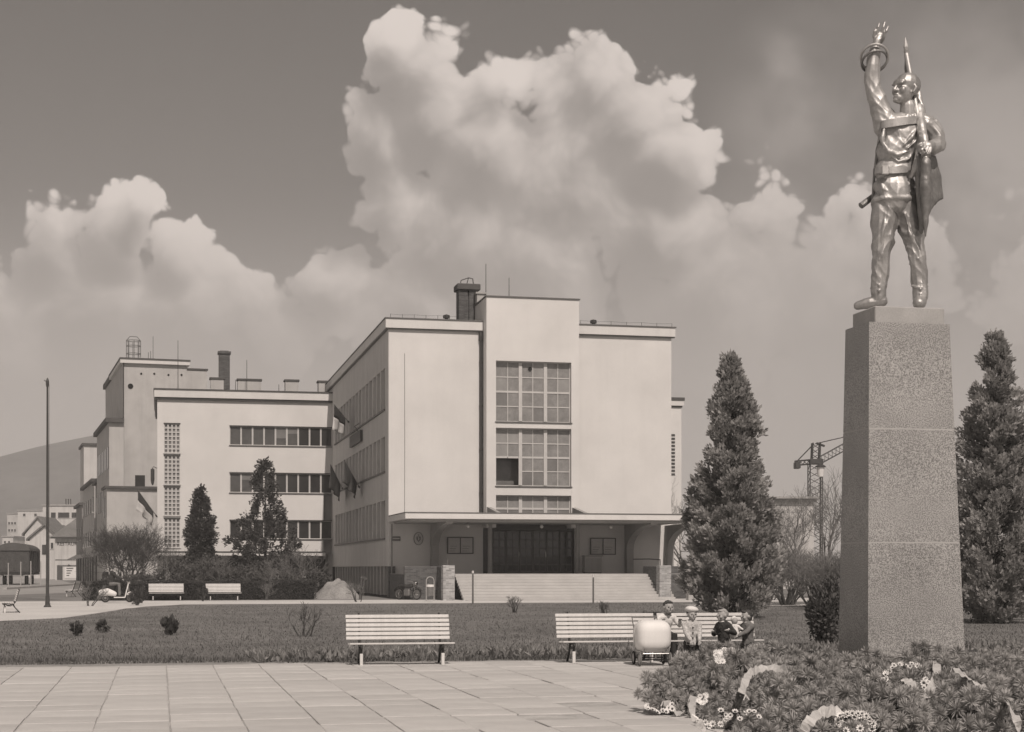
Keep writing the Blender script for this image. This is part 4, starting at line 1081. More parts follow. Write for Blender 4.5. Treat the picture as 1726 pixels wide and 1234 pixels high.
# evergreen shrubs behind the hedge
for i, (px, d, rx, h, l) in enumerate((
    (300, 98, 1.7, 2.2, 'dark evergreen shrub behind the left white bench'), (352, 96, 1.6, 2.5, 'dark evergreen shrub at the foot of the spruce'), (405, 98, 1.6, 2.0, 'dark evergreen shrub between spruce and pine'),
    (455, 99, 1.8, 2.3, 'dark evergreen shrub at the foot of the pine'), (515, 97, 1.6, 1.8, 'low evergreen shrub by the main building corner'), (235, 97, 1.5, 1.4, 'low dark shrub below the bare twiggy shrub'), (195, 100, 1.3, 1.1, 'low dark shrub at the left end of the hedge'))):
    q = atD(px, 950, d); shrub('evergreen_shrub', (q[0], q[1], 0), rx, 1.2, h, l, M['shrub'], 3000, .15, 'evergreen shrubs behind the hedge', i)
q = gnd(232, 1021); shrub('dwarf_conifer', q, .42, .42, .95, 'small dark conifer at the lawn edge near the motor scooter', M['pine'], 900, .10, 'dwarf conifers on the lawn', 21)
q = gnd(342, 1014); shrub('dwarf_conifer', q, .25, .25, .75, 'small dark conifer at the lawn edge before the right white bench', M['pine'], 600, .09, 'dwarf conifers on the lawn', 22)
q = gnd(128, 1074); shrub('lawn_plant', q, .17, .17, .36, 'leftmost low dark plant on the lawn', M['pine'], 260, .08, 'low plants on the lawn', 23, 1.2, 'plant')
q = gnd(173, 1069); shrub('lawn_plant', q, .17, .17, .36, 'round low dark plant on the lawn, middle of three', M['pine'], 300, .08, 'low plants on the lawn', 24, .6, 'plant')
q = gnd(285, 1073); shrub('lawn_plant', q, .20, .20, .50, 'spiky low plant on the lawn, right of three', M['pine'], 260, .13, 'low plants on the lawn', 25, 2.5, 'plant')
q = gnd(1392, 1092); shrub('dark_shrub', q, .40, .45, 1.55, 'dark upright shrub against the left side of the pedestal', M['shrub'], 2600, .10, None, 26, .6)
q = gnd(1650, 1050); shrub('low_bush', q, .6, .5, .9, 'low loose bush right of the pedestal base', M['shrub'], 900, .1, None, 27, .6)
for i, (px, py, h, l) in enumerate(((870, 1034, .7, 'bare rose stem on the lawn in front of the steps'), (605, 1015, 1.1, 'bare rose bush at the lawn edge by the dirt mound'), (447, 1012, 1.1, 'bare bush at the lawn edge before the hedge'), (150, 1022, 1.2, 'bare bush at the lawn edge before the motor scooter'), (512, 1075, .9, 'thin bare rose bush on the lawn left of the near bench'), (1020, 1040, .6, 'bare rose stem on the lawn behind the near bench'))):
    q = gnd(px, py); bare('rose_bush', q, h, .6, l, 'shrub', n_stem=5, depth=3, seed=60+i, r0=.02, dense=2, group='bare rose bushes on the lawn')

# hedge: clipped box of small leaves
ha, hb = gnd(138, 1012), gnd(535, 1009)
def hedge(xa, xb, y0, y1, h, label):
    global rng
    rng = np.random.default_rng(77)
    r = thing('hedge', ((xa+xb)/2, (y0+y1)/2, 0), label, 'hedge')
    n = 26000; P = np.stack([rng.uniform(xa, xb, n), rng.uniform(y0, y1, n), rng.uniform(0, h, n)], 1)
    face = rng.integers(0, 4, n); P[face < 2, 1] = y0+np.abs(rng.normal(0, .06, (face < 2).sum())); t = face == 2; P[t, 2] = h-np.abs(rng.normal(0, .05, t.sum()))
    P[:, 2] += .05*np.sin(P[:, 0]*2.1)*(P[:, 2]/h)
    out = np.zeros((n, 3)); out[face < 2, 1] = -.8; out[face == 2, 2] = .8
    V, F = leaf_tris(P-np.array(r.location), .075, .2, out, 1.7, .9); np_mesh('foliage', V, F, M['hedge'], r)
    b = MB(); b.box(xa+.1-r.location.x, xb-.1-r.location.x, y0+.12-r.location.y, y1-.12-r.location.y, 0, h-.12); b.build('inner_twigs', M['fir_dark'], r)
HX0, HX1, HY0 = onY(138, 1000, 86.6)[0], onY(533, 1000, 86.6)[0], 86.6
hedge(HX0, HX1, HY0, HY0+.9, 1.0, 'long clipped low hedge behind the white benches')

# grass and bedding plants
rng = np.random.default_rng(5)
n = 130000
Y = 28.8+(rng.uniform(0, 1, n)**1.8)*44; X = rng.uniform(-1, 1, n)*(6+Y*.42)+Y*.2
x_lim = np.interp(Y, [28, 36, 55.5, 66, 75], [-14, -14, -3.0, -1.5, 1.3]); k = (X > x_lim+.1) & (X < 45)
# not where the pedestal and wreaths stand
X, Y = X[k], Y[k]
V, F = blade_tris(np.stack([X, Y, np.full(len(X), .03)], 1), .048, .010, .9)
o = np_mesh('grass', V, F, M['grass_blade']); tag(o, 'short mown grass of the wide lawn', 'grass', kind='stuff')
# tufts along the lawn's front edge
n = 9000; X = rng.uniform(-6, 26, n); Y = np.where(X < .6, 29.55, np.where(X < 2.2, 29.1, 28.5))+np.abs(rng.normal(0, .30, n))+.30*np.sin(X*1.3+np.sin(X*3.1))**2-.1
V, F = blade_tris(np.stack([X, Y, np.full(n, .02)], 1), .10, .011, .9)
o = np_mesh('grass_edge', V, F, M['grass_blade']); tag(o, 'ragged longer grass along the front edge of the lawn', 'grass', kind='stuff')
# bed of leafy spring plants behind the benches
P = []
for i in range(900):
    x = 1.6+abs(rng.uniform(0, 1))*18; y = 29.6+rng.normal(0, .42)+.1*math.sin(x*2)
    m_ = rng.integers(6, 12); c = np.array([x, y, .03]); P.append(np.repeat(c[None], m_, 0)+rng.normal(0, .02, (m_, 3))*np.array([1, 1, 0]))
P = np.concatenate(P); out = np.zeros_like(P); out[:, 2] = .75
V, F = leaf_tris(P, .19, .15, out, 3.4, .8)
o = np_mesh('bedding_plants', V, F, M['leaf_bed']); tag(o, 'row of leafy bedding plants behind the near benches', 'plants', kind='stuff')
n = 5000; X = rng.uniform(6, 34, n); Y = 29+rng.uniform(0, 1, n)*30
# ================================================================ street on the left, far houses, hill
SVX = -20.0
SA = math.atan((CXP-SVX)/FPX) - YAW          # the street runs this much further left than the building's axis
def street_thing(name, px, d, label, cat, group=None):
    q = atD(px, 957, d); return thing(name, (q[0], q[1], 0), label, cat, group, SA)
def loc_of(root, px, py, ylocal):
    """point on the plane y_local = const of a turned root, seen at pixel px,py (local coordinates)"""
    c, s = math.cos(SA), math.sin(SA); r = ray(px, py); ox, oy = root.location.x, root.location.y
    # world -> local: xl = c*dx + s*dy ; yl = -s*dx + c*dy
    t = (ylocal - (s*ox - c*oy)) / (-s*r[0] + c*r[1])
    dx, dy = r[0]*t-ox, r[1]*t-oy
    return (c*dx+s*dy, ylocal, EYE+r[2]*t)
def windows_on_front(root, rects, y, m='glass_dark'):
    for (x0, x1, z0, z1) in rects:
        f = MB(); t = .08
        f.box(x0-t, x0, y-.05, y+.04, z0-t, z1+t); f.box(x1, x1+t, y-.05, y+.04, z0-t, z1+t); f.box(x0, x1, y-.05, y+.04, z0-t, z0); f.box(x0, x1, y-.05, y+.04, z1, z1+t)
        w = f.build('window', M['white_frame'], root); p = MB(); p.box(x0, x1, y-.02, y+.02, z0, z1); p.build('pane', M[m], w)
# --- tall stepped block
T = street_thing('tall_block', 207, 150, 'tall pale stepped block with a roof cage rising left of the rear wing', 'building')
def zT(py, y=0): return loc_of(T, 207, py, y)[2]
x1 = loc_of(T, 315, 700, 0)[0]; ztop = zT(612)
b = MB(); b.box(0, x1, 0, 14, 0, ztop); b.build('tower_wall', M['plaster_old'], T)
b = MB(); b.box(-.25, x1+.25, -.3, 14.3, ztop, ztop+.35); b.build('tower_cornice', M['fascia'], T)
b = MB(); b.box(-.3, x1+.3, -.35, 14.35, ztop+.353, ztop+.5); b.build('tower_roof', M['roofing'], T)
xw = loc_of(T, 191, 700, 14.5)[0]; z2 = zT(637, 14.5)
b = MB(); b.box(xw, -.0+4, 14.02, 26, 0, z2); b.build('rear_step_wall', M['plaster_old'], T)
b = MB(); b.box(xw-.25, 4, 13.7, 26.3, z2, z2+.5); b.build('rear_step_roof', M['roofing'], T)
xs = loc_of(T, 184, 760, -1.5)[0]; z3 = loc_of(T, 190, 712, -1.5)[2]
b = MB(); b.box(xs, -.02, -1.5, 16, 0, z3); b.build('side_step_wall', M['plaster_old'], T)
b = MB(); b.box(xs-.35, -.02, -1.85, 16.3, z3, z3+.4); b.build('side_step_roof', M['roofing'], T)
for k in range(7):
    for (z0, z1) in ((z3-4.2, z3-2.2), (z3-8, z3-6), (z3-12, z3-10)):
        w = MB(); w.box(xs-.05, xs+.02, k*2.2-.6, k*2.2+.6, z0, z1); w.build('window', M['glass_dark'], T)
xa = loc_of(T, 180, 900, -6)[0]; xb = loc_of(T, 275, 900, -6)[0]; z4 = loc_of(T, 230, 824, -6)[2]
b = MB(); b.box(xa, xb, -6, -1.52, 0, z4); b.build('front_annex_wall', M['plaster_old'], T)
b = MB(); b.box(xa-.2, xb, -6.25, -1.52, z4, z4+.22); b.build('front_annex_coping', M['roofing'], T)
for k in range(2):
    w = MB(); w.box(xa-.04, xa+.02, -5.2+k*2, -4.0+k*2, z4-2.6, z4-.7); w.build('window', M['glass_dark'], T)
q = loc_of(T, 236, 812, -1.55); w = MB(); w.box(q[0]-.45, q[0]+.45, -1.6, -1.52, q[2]-.7, q[2]+.6); w.build('window', M['glass_dark'], T)
for px, py in ((238, 630), (260, 630), (284, 632), (306, 632)):
    q = loc_of(T, px, py, 0); w = MB(); w.lathe([(.1, 0), (.1, .04)], (q[0], -.04, q[2]), 8, 'y'); w.build('wall_vent', M['black_void'], T)
q = loc_of(T, 220, 651, 0); w = MB(); w.lathe([(.25, 0), (.25, .05)], (q[0], -.05, q[2]), 12, 'y'); w.build('round_window', M['black_void'], T)
dpx = loc_of(T, 207, 700, 0)[0]; w = MB(); w.tube([(dpx+.05, -.1, 0), (dpx+.05, -.1, ztop)], .06, 6); w.build('rain_pipe', M['dark_metal'], T)
q0 = loc_of(T, 213, 600, 3); q1 = loc_of(T, 237, 568, 3); ww = q1[0]-q0[0]
b = MB()
for k in range(8):
    a = 2*PI*k/8; cx = q0[0]+ww/2; x, y = cx+ww/2*math.cos(a), 3+ww/2*math.sin(a); b.tube([(x, y, ztop+.4), (x, y, q1[2]-.4)], .03, 4)
for z in (ztop+.7, ztop+1.3, q1[2]-.9, q1[2]-.4): b.torus((q0[0]+ww/2, 3, z), ww/2, .03, None, 16, 4)
b.tube([(q0[0], 3, q1[2]-.4), (q0[0]+ww*.25, 3, q1[2]), (q0[0]+ww*.75, 3, q1[2]), (q1[0], 3, q1[2]-.4)], .03, 4)
b.build('roof_cage', M['grey_metal'], T)
for px, pt in ((258, 567), (250, 594), (254, 592)):
    q = loc_of(T, px, pt, 4); a = MB(); a.tube([(q[0], 4, ztop+.4), (q[0], 4, q[2])], .025, 5); a.build('aerial_mast', M['dark_metal'], T)
a = loc_of(T, 315, 640, 12); c = loc_of(T, 336, 636, 12)
b = MB(); b.box(x1+.02, c[0], 6, 12, ztop-4, c[2]); b.build('lift_house', M['plaster_old'], T); b = MB(); b.box(x1+.02, c[0]+.1, 5.9, 12.1, c[2], c[2]+.15); b.build('lift_house_roof', M['roofing'], T)
# --- street houses receding to the left: side plane in shade
def street_house(px_near, d, px_far, ytop, label, m, arches=2, roof='flat', gabled=False):
    """terrace house; its shaded side (local -x face) looks along the street"""
    r = street_thing('terrace_house', px_near, d, label, 'house', 'terrace houses along the street')
    L = d*((px_near-SVX)/(px_far-SVX)-1)
    z = EYE+(HOR-ytop)*d*1.0/FPX
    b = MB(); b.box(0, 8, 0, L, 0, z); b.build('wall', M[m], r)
    if gabled:
        b = MB(); b.prism([(-.3, z), (8.3, z), (4, z+2.6)], 'y', -.3, L); b.build('roof', M['roof_tile'], r)
    else:
        b = MB(); b.box(-.35, 8.3, -.3, L, z, z+.35); b.build('roof', M['roofing'], r)
    nb = max(2, int(L/4)); fl = max(2, int(z/3.3))
    for k in range(nb):
        y = (k+.5)*L/nb
        for f in range(1, fl):
            w = MB(); z0 = f*z/fl+.5; w.box(-.06, .02, y-.6, y+.6, z0, z0+1.6); wo = w.build('window', M['glass_dark'], r)
            s = MB(); s.box(-.16, -.001, y-.75, y+.75, z0-.14, z0-.02); s.build('sill', M['plaster_old'], wo)
        a = MB(); pr = [(y-1.0, .1), (y+1.0, .1), (y+1.0, 2.2)]+[(y+1.0*math.cos(t*PI/8), 2.2+.8*math.sin(t*PI/8)) for t in range(1, 8)]+[(y-1.0, 2.2)]
        a.prism(pr, 'x', -.07, .02); a.build('shop_arch', M['black_void'], r)
        c = MB(); c.prism([(-1.2, 2.75), (-.08, 3.35), (-.08, 3.43), (-1.22, 2.83)], 'y', y-1.3, y+1.3); c.build('awning', M['cloth_mid'], r)
    wf = [(.9, 2.1, z*.62, z*.62+1.7), (3.0, 4.2, z*.62, z*.62+1.7)] if z > 6 else []
    windows_on_front(r, wf, -.04)
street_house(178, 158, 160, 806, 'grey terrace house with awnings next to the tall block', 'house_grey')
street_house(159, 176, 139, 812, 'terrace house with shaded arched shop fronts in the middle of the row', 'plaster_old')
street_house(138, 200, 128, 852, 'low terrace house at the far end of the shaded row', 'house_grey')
r = street_thing('pale_block', 160, 178, 'narrow pale block rising behind the terrace houses', 'building')
z = EYE+(HOR-760)*178/FPX; b = MB(); b.box(0.02, 3, 22, 30, 0, z+2.2); b.build('wall', M['house_white'], r); b = MB(); b.box(-.2, 3.2, 21.8, 30.2, z+2.2, z+2.5); b.build('roof', M['roofing'], r)

# --- restaurant house with hipped roof and lettering
rh = thing('restaurant_house', (*gnd(93, 978, 0)[:2], 0), 'small white restaurant house with a hipped tile roof and lettering', 'house')
q = gnd(93, 978); d_ = proj((q[0], q[1], 0))[2]; k = d_/FPX
w = (137-93)*k; zz = (978-905)*k; zr = (978-872)*k
b = MB(); b.box(0, w, 0, 9, 0, zz); b.build('wall', M['house_white'], rh)
b = MB(); b.add([(-.6, -.5, zz), (w+.6, -.5, zz), (w+.6, 9.5, zz), (-.6, 9.5, zz), (w*.75, 3, zr), (w*.75, 6, zr)], [(0, 1, 4), (1, 2, 5, 4), (2, 3, 5), (3, 0, 4, 5), (0, 3, 2, 1)]); b.build('roof', M['roof_tile'], rh)
b = MB(); b.box(-.6, w+.6, -.55, -.48, zz-.25, zz); b.build('eaves_board', M['dark_metal'], rh)
b = MB(); b.box(.6, w-.1, -.06, -.002, zz*.32, zz*.35); b.box(.0, w, -.04, -.002, zz*.46, zz*.48); b.build('string_course', M['cloth_mid'], rh)
b = MB(); b.box(.35*w, .98*w, -.05, -.003, .3, zz*.31); pnl = b.build('painted_panel', M['petal'], rh)
b = MB()
for kx in range(4): b.box(w*.42, w*(.52+.05*kx), -.07, -.052, .6+kx*.33, .72+kx*.33)
b.prism([(w*.45, 1.9), (w*.5, 2.25), (w*.56, 2.05), (w*.62, 1.95)], 'y', -.07, -.052); b.build('advert_print', M['ink'], pnl)
def text(s, size, loc, m, parent, name='lettering', rot=(PI/2, 0, 0), ext=.01):
    cu = bpy.data.curves.new(name, 'FONT'); cu.body = s; cu.size = size; cu.extrude = ext; cu.resolution_u = 2
    t = bpy.data.objects.new('tmp', cu); COL.objects.link(t)
    me = bpy.data.meshes.new_from_object(t.evaluated_get(bpy.context.evaluated_depsgraph_get()))
    bpy.data.objects.remove(t); bpy.data.curves.remove(cu)
    me.materials.clear(); o = link(name, me, m, parent); o.location = loc; o.rotation_euler = rot; return o
lt = text('RESTAURA', 1.0, (0, 0, 0), M['ink'], rh)
lw_ = max(v.co.x for v in lt.data.vertices); sc = w*.88/lw_; lt.scale = (sc, sc*1.1, 1); lt.location = (w*.06, -.03, zz*.80)
# door and window of the restaurant
b = MB(); b.box(.25, 1.0, -.05, .0, .05, 2.1); b.build('door', M['wood_door'], rh)

# --- far white houses and flats
def far_box(name, px0, px1, ytop, d, depth, label, cat, m='house_white', win=(), group='white houses far behind the street'):
    a = atD(px0, HOR, d); b_ = atD(px1, HOR, d); r = thing(name, (a[0], a[1], 0), label, cat, group)
    w = math.hypot(b_[0]-a[0], b_[1]-a[1]); r.rotation_euler.z = math.atan2(b_[1]-a[1], b_[0]-a[0])
    z = EYE+(HOR-ytop)*d/FPX; mb = MB(); mb.box(0, w, 0, depth, 0, z); mb.build('wall', M[m], r)
    mb = MB(); mb.box(-.2, w+.2, -.2, depth+.2, z, z+.25); mb.build('roof', M['concrete'], r)
    for (wx0, wx1, wy0, wy1) in win:
        x0 = (wx0-px0)*d/FPX; x1_ = (wx1-px0)*d/FPX; z0 = EYE+(HOR-wy1)*d/FPX; z1 = EYE+(HOR-wy0)*d/FPX
        windows_on_front(r, [(x0, x1_, z0, z1)], -.05)
    return r, w, z
r, w, z = far_box('flat_roofed_house', 72, 150, 852.5, 330, 12, 'flat roofed white house with big windows above the restaurant roof', 'house', win=((86, 94, 864, 873), (98, 117, 864, 873), (121, 135, 864, 873)))
for px in (102, 106, 110):
    m_ = MB(); x = (px-72)*330/FPX; m_.tube([(x, 4, z), (x, 4, z+1.6)], .12, 5); m_.build('flue', M['dark_metal'], r)
far_box('white_flats', 30, 72, 861, 400, 14, 'blank white block of flats with two small windows', 'building', win=((39, 43, 866, 870), (58, 62, 866, 870)))
far_box('stepped_flats', 12, 31, 866, 430, 14, 'narrow pale flats at the far left edge', 'building', m='plaster_old', win=tuple((x, x+3, y, y+4) for x in (14, 19, 24) for y in (880, 892, 904, 916)))
far_box('balcony_flats', 4, 22, 905, 380, 12, 'low pale flats with rows of small windows above the wagon', 'building', win=tuple((x, x+3, y, y+4) for x in (7, 14) for y in (912, 922, 932)))
def gable_house(px0, px1, yeave, ypeak, d, label, ppk=None):
    a = atD(px0, HOR, d); r = thing('gabled_house', (a[0], a[1], 0), label, 'house', 'white gabled houses', 0)
    k = d/FPX; w = (px1-px0)*k; ze = EYE+(HOR-yeave)*k; zp = EYE+(HOR-ypeak)*k; xp = ((ppk or (px0+px1)/2)-px0)*k
    r.rotation_euler.z = -YAW*.9
    mb = MB(); mb.prism([(0, 0), (w, 0), (w, ze), (xp, zp), (0, ze)], 'y', 0, 12); mb.build('wall', M['house_white'], r)
    mb = MB(); t = .35
    mb.prism([(-.5, ze-.35), (xp, zp+.05), (xp, zp+.05+t), (-.5, ze-.35+t)], 'y', -.4, 12.4); mb.prism([(xp, zp+.05), (w+.5, ze-.35), (w+.5, ze-.35+t), (xp, zp+.05+t)], 'y', -.4, 12.4); mb.build('roof', M['roof_tile'], r)
    mb = MB(); mb.box(xp-.5, xp+.5, -.05, .01, ze*.6, ze*.6+1.6); mb.build('window', M['glass_dark'], r)
gable_house(42, 88, 900, 873.5, 300, 'larger white gabled house with dark roof edge left of the flagpole', 64)
gable_house(50, 100, 908, 886, 260, 'nearer white gabled house with dark roof edge above the wagon', 76)
far_box('outbuilding', 82, 100, 905, 240, 8, 'low white outbuilding beside the restaurant', 'house', win=((86, 90, 915, 925),))
# low wall closing the street end
far_box('white_house', 112, 150, 905, 290, 8, 'white house filling the street end behind the restaurant', 'house', win=((116, 121, 915, 925),))

# --- goods wagon
A = Vector(gnd(49, 986, 0)); B = Vector(atD(82, 986, 183)); B.z = 0
wr = thing('goods_wagon', A, 'dark goods wagon with a rounded roof at the left edge', 'wagon')
dv = (B-A); wr.rotation_euler.z = math.atan2(dv.y, dv.x)-PI/2; L = 11.0; W = 3.1
h0, h1, h2 = 1.25, 3.45, 4.25
prof = [(-W, h1)]+[(-W/2-W/2*1.06*math.cos(t*PI/10), h1+(h2-h1)*math.sin(t*PI/10)) for t in range(0, 11)]+[(0, h1)]
b = MB(); b.box(-W, 0, 0, L, h0, h1); b.build('body', M['wagon_wood'], wr)
b = MB(); b.prism(prof[1:-1], 'y', -.15, L+.15); b.build('roof', M['roofing'], wr)
for k in range(12):
    p = MB(); x = -W+.02+k*(W-.04)/12; p.box(x+.012, x+(W-.04)/12-.012, -.05, -.002, h0+.05, h1-.05); p.build('end_plank', M['wagon_wood'], wr)
b = MB(); b.box(-W-.03, .03, -.1, L+.1, h0-.25, h0-.003); b.build('underframe', M['iron'], wr)
for y in (1.8, 3.6, L-3.6, L-1.8):
    for x in (-W+.45, -.5):
        wh = MB(); wh.lathe([(.05, -.07), (.46, -.07), (.48, .07), (.05, .07)], (x, y, .48), 16, 'x'); wh.build('wheel', M['iron'], wr)
for x in (-W+.6, -.6):
    bf = MB(); bf.tube([(x, 0, h0-.12), (x, -.5, h0-.12)], .08, 8); bf.lathe([(.2, -.06), (.2, 0)], (x, -.5, h0-.12), 12, 'y'); bf.build('buffer', M['iron'], wr)
for k in range(6):
    s = MB(); s.box(.002, .07, k*L/5-.04 if k else .0, k*L/5+.04, h0, h1); s.build('side_post', M['iron'], wr)
sd = MB(); sd.box(.003, .06, L*.42, L*.58, h0+.05, h1-.15); sd.build('sliding_door', M['wagon_wood'], wr)
# thin white fence posts before it
for px, pt in ((14, 950), (35, 948), (52, 947), (68.5, 947)):
    q = gnd(px, 990); z = EYE+(HOR-pt)*proj(q)[2]/FPX
    f = thing('fence_post', q, 'thin pale fence post, %s before the goods wagon' % {14: 'leftmost', 35: 'second from the left', 52: 'third from the left', 68.5: 'rightmost'}[px], 'post', 'thin posts before the goods wagon')
    b = MB(); b.tube([(0, 0, 0), (0, 0, z)], [.055, .045], 8); b.build('shaft', M['concrete'], f); b = MB(); b.ell((0, 0, z), .06, None, 8, 5); b.build('cap', M['concrete'], f)
# little kerb stones line of the road
q0, q1 = gnd(8, 994), gnd(150, 985)
kb = thing('road_kerb', q0, 'long low kerb between the road and the verge at the left', 'kerb')
dv = Vector(q1)-Vector(q0); n = 14; kb.rotation_euler.z = math.atan2(dv.y, dv.x)
for k in range(n):
    b = MB(); L1 = dv.length/n; b.box(k*L1+.03, (k+1)*L1-.03, -.15, .15, 0, .16); b.build('kerb_stone', M['concrete'], kb)

# --- flag mast with collar
q = gnd(80, 1024); mz = EYE+(HOR-637)*proj(q)[2]/FPX
fm = thing('flag_mast', q, 'tall bare flag mast beside the path on the left', 'mast')
b = MB(); b.tube([(0, 0, 0), (0, 0, mz*.35), (0, 0, mz*.97)], [.075, .062, .04], 10); b.build('shaft', M['dark_metal'], fm)
b = MB(); b.lathe([(.16, 0), (.16, .06), (.10, .12), (.085, .5)], (0, 0, 0), 12); b.build('foot', M['dark_metal'], fm)
b = MB(); b.lathe([(.045, mz*.96), (.07, mz*.97), (.07, mz*.985), (.02, mz)], (0, 0, 0), 10); b.tube([(0, 0, mz*.98), (-.14, 0, mz*.99)], .02, 6); b.build('truck', M['dark_metal'], fm)
b = MB(); b.tube([(.085, -.03, 1.2), (.075, -.03, mz*.97)], .008, 4); b.build('halyard', M['cloth_mid'], fm)

# --- hill
def hillz(X, Y):
    a = np.exp(-((X+40)/430.0)**2)*150 + np.exp(-((X-260)/300.0)**2)*60
    return (a*np.exp(-((Y-1750)/260.0)**2) + 5*np.sin(X*.021)+4*np.sin(X*.047+1)) - 12
# ridge follows the skyline seen left of the street
q = atD(10, 768, 1500); q2 = atD(172, 735, 1500)
def hz(X, Y):
    s = (X*CY - Y*SY)            # lateral
    lat = s/np.maximum(1.0, (X*SY+Y*CY))*FPX+CXP      # bearing, in photo pixels
    sky = np.interp(lat, [-900, -500, -150, 10, 100, 172, 260, 400, 600, 850, 1150, 1700], [40, 110, 150, 186, 205, 224, 236, 215, 150, 70, 20, 0])
    top = EYE+sky*1500/FPX
    return top*np.exp(-((np.hypot(X, Y)-1500)/300.0)**2) + 1.5*np.sin(X*.05)*np.sin(Y*.04) - 3
hl = grid_sheet('hill', -900, 700, 700, 2200, 120, 60, hz, M['hill']); hl['kind'] = 'structure'

# --- right background: low white house, crane, street lamp, low wall
r, w, z = far_box('low_white_house', 1296, 1372, 846, 130, 9, 'low white flat-roofed house between the tall thuja and the pedestal', 'house', win=((1305, 1320, 862, 874),), group=None)
b = MB(); b.box(-.4, w+.4, -.5, 9.4, z+.253, z+.42); b.build('eaves', M['concrete'], r)
cq = gnd(1374, 975); cd = proj(cq)[2]
D = 170.0; cqq = atD(1374, 957, D); ck = D/FPX
cr = thing('tower_crane', (cqq[0], cqq[1], 0), 'lattice tower crane with counterweight behind the bare trees', 'crane', None, -YAW)
def Z(py): return EYE+(HOR-py)*ck
def Xl(px): return (px-1374)*ck
def lattice(p0, p1, w, n, r_=.05):
    b = MB(); p0 = Vector(p0); p1 = Vector(p1); t = (p1-p0).normalized(); u = t.cross(Vector((0, 1, 0))); u.normalize(); v = Vector((0, 1, 0))
    cs = [u*w/2+v*w/2, u*w/2-v*w/2, -u*w/2-v*w/2, -u*w/2+v*w/2]
    for c in cs: b.tube([p0+c, p1+c], r_, 4)
    for k in range(n):
        a = p0.lerp(p1, k/n); e = p0.lerp(p1, (k+1)/n)
        for i in range(4): b.tube([a+cs[i], e+cs[(i+1) % 4]], r_*.6, 3)
    return b
lattice((0, 0, 0), (0, 0, Z(782)), 1.3, 18, .06).build('tower', M['dark_metal'], cr)
lattice((0, 0, Z(782)), (.1, 0, Z(747)), .8, 4, .07).build('tower_head', M['dark_metal'], cr)
lattice((Xl(1382), 0, Z(776)), (Xl(1470), 0, Z(728)), .7, 14, .05).build('jib', M['dark_metal'], cr)
lattice((Xl(1372), 0, Z(778)), (Xl(1340), 0, Z(781)), .45, 5, .07).build('counter_jib', M['dark_metal'], cr)
b = MB(); b.bbox(Xl(1339), Xl(1348), -.6, .6, Z(790), Z(779), .05); b.build('counterweight', M['dark_metal'], cr)
b = MB(); b.bbox(Xl(1371)-.6, Xl(1371)+.8, -1.4, -.5, Z(784), Z(775), .05); b.build('cab', M['dark_metal'], cr)
b = MB(); b.tube([(Xl(1372), 0, Z(748)), (Xl(1343), 0, Z(778))], .06, 4); b.tube([(Xl(1374), 0, Z(748)), (Xl(1470), 0, Z(726))], .05, 4); b.tube([(Xl(1376), 0, Z(747)), (Xl(1390), 0, Z(752))], .12, 4); b.build('stay_cable', M['dark_metal'], cr)
lq = gnd(1383, 1000); ld = proj(lq)[2]; lk = ld/FPX
sl = thing('street_lamp', lq, 'park lamp with a white tapered glass head on a dark pole', 'street lamp')
zt_ = EYE+(HOR-804)*lk
b = MB(); b.tube([(0, 0, 0), (0, 0, 1.0), (0, 0, zt_)], [.11, .08, .06], 8); b.build('pole', M['dark_metal'], sl)
b = MB(); b.lathe([(.12, zt_), (.19, zt_+.02), (.27, zt_+.62), (.27, zt_+.66)], (0, 0, 0), 12); b.build('glass_head', M['petal'], sl)
b = MB(); b.lathe([(.36, zt_+.665), (.36, zt_+.72), (.1, zt_+.88), (.02, zt_+.95)], (0, 0, 0), 12); b.build('cap', M['dark_metal'], sl)
q0 = gnd(1305, 1021); q1 = gnd(1378, 1017)
lwl = thing('low_wall', q0, 'low pale wall between the twiggy bushes right of the thuja', 'wall')
b = MB(); b.box(0, 3.0, 12, 12.4, 0, 1.0); b.build('wall_body', M['concrete'], lwl); b = MB(); b.box(-.05, 3.05, 11.95, 12.45, 1.0, 1.1); b.build('coping', M['step_stone'], lwl)
pth = sheet('side_path', [(q0[0]-4, q0[1]-1.2), (q0[0]+9, q0[1]-1.6), (q0[0]+9, q0[1]+1.4), (q0[0]-4, q0[1]+1.2)], .036, M['gravel'])
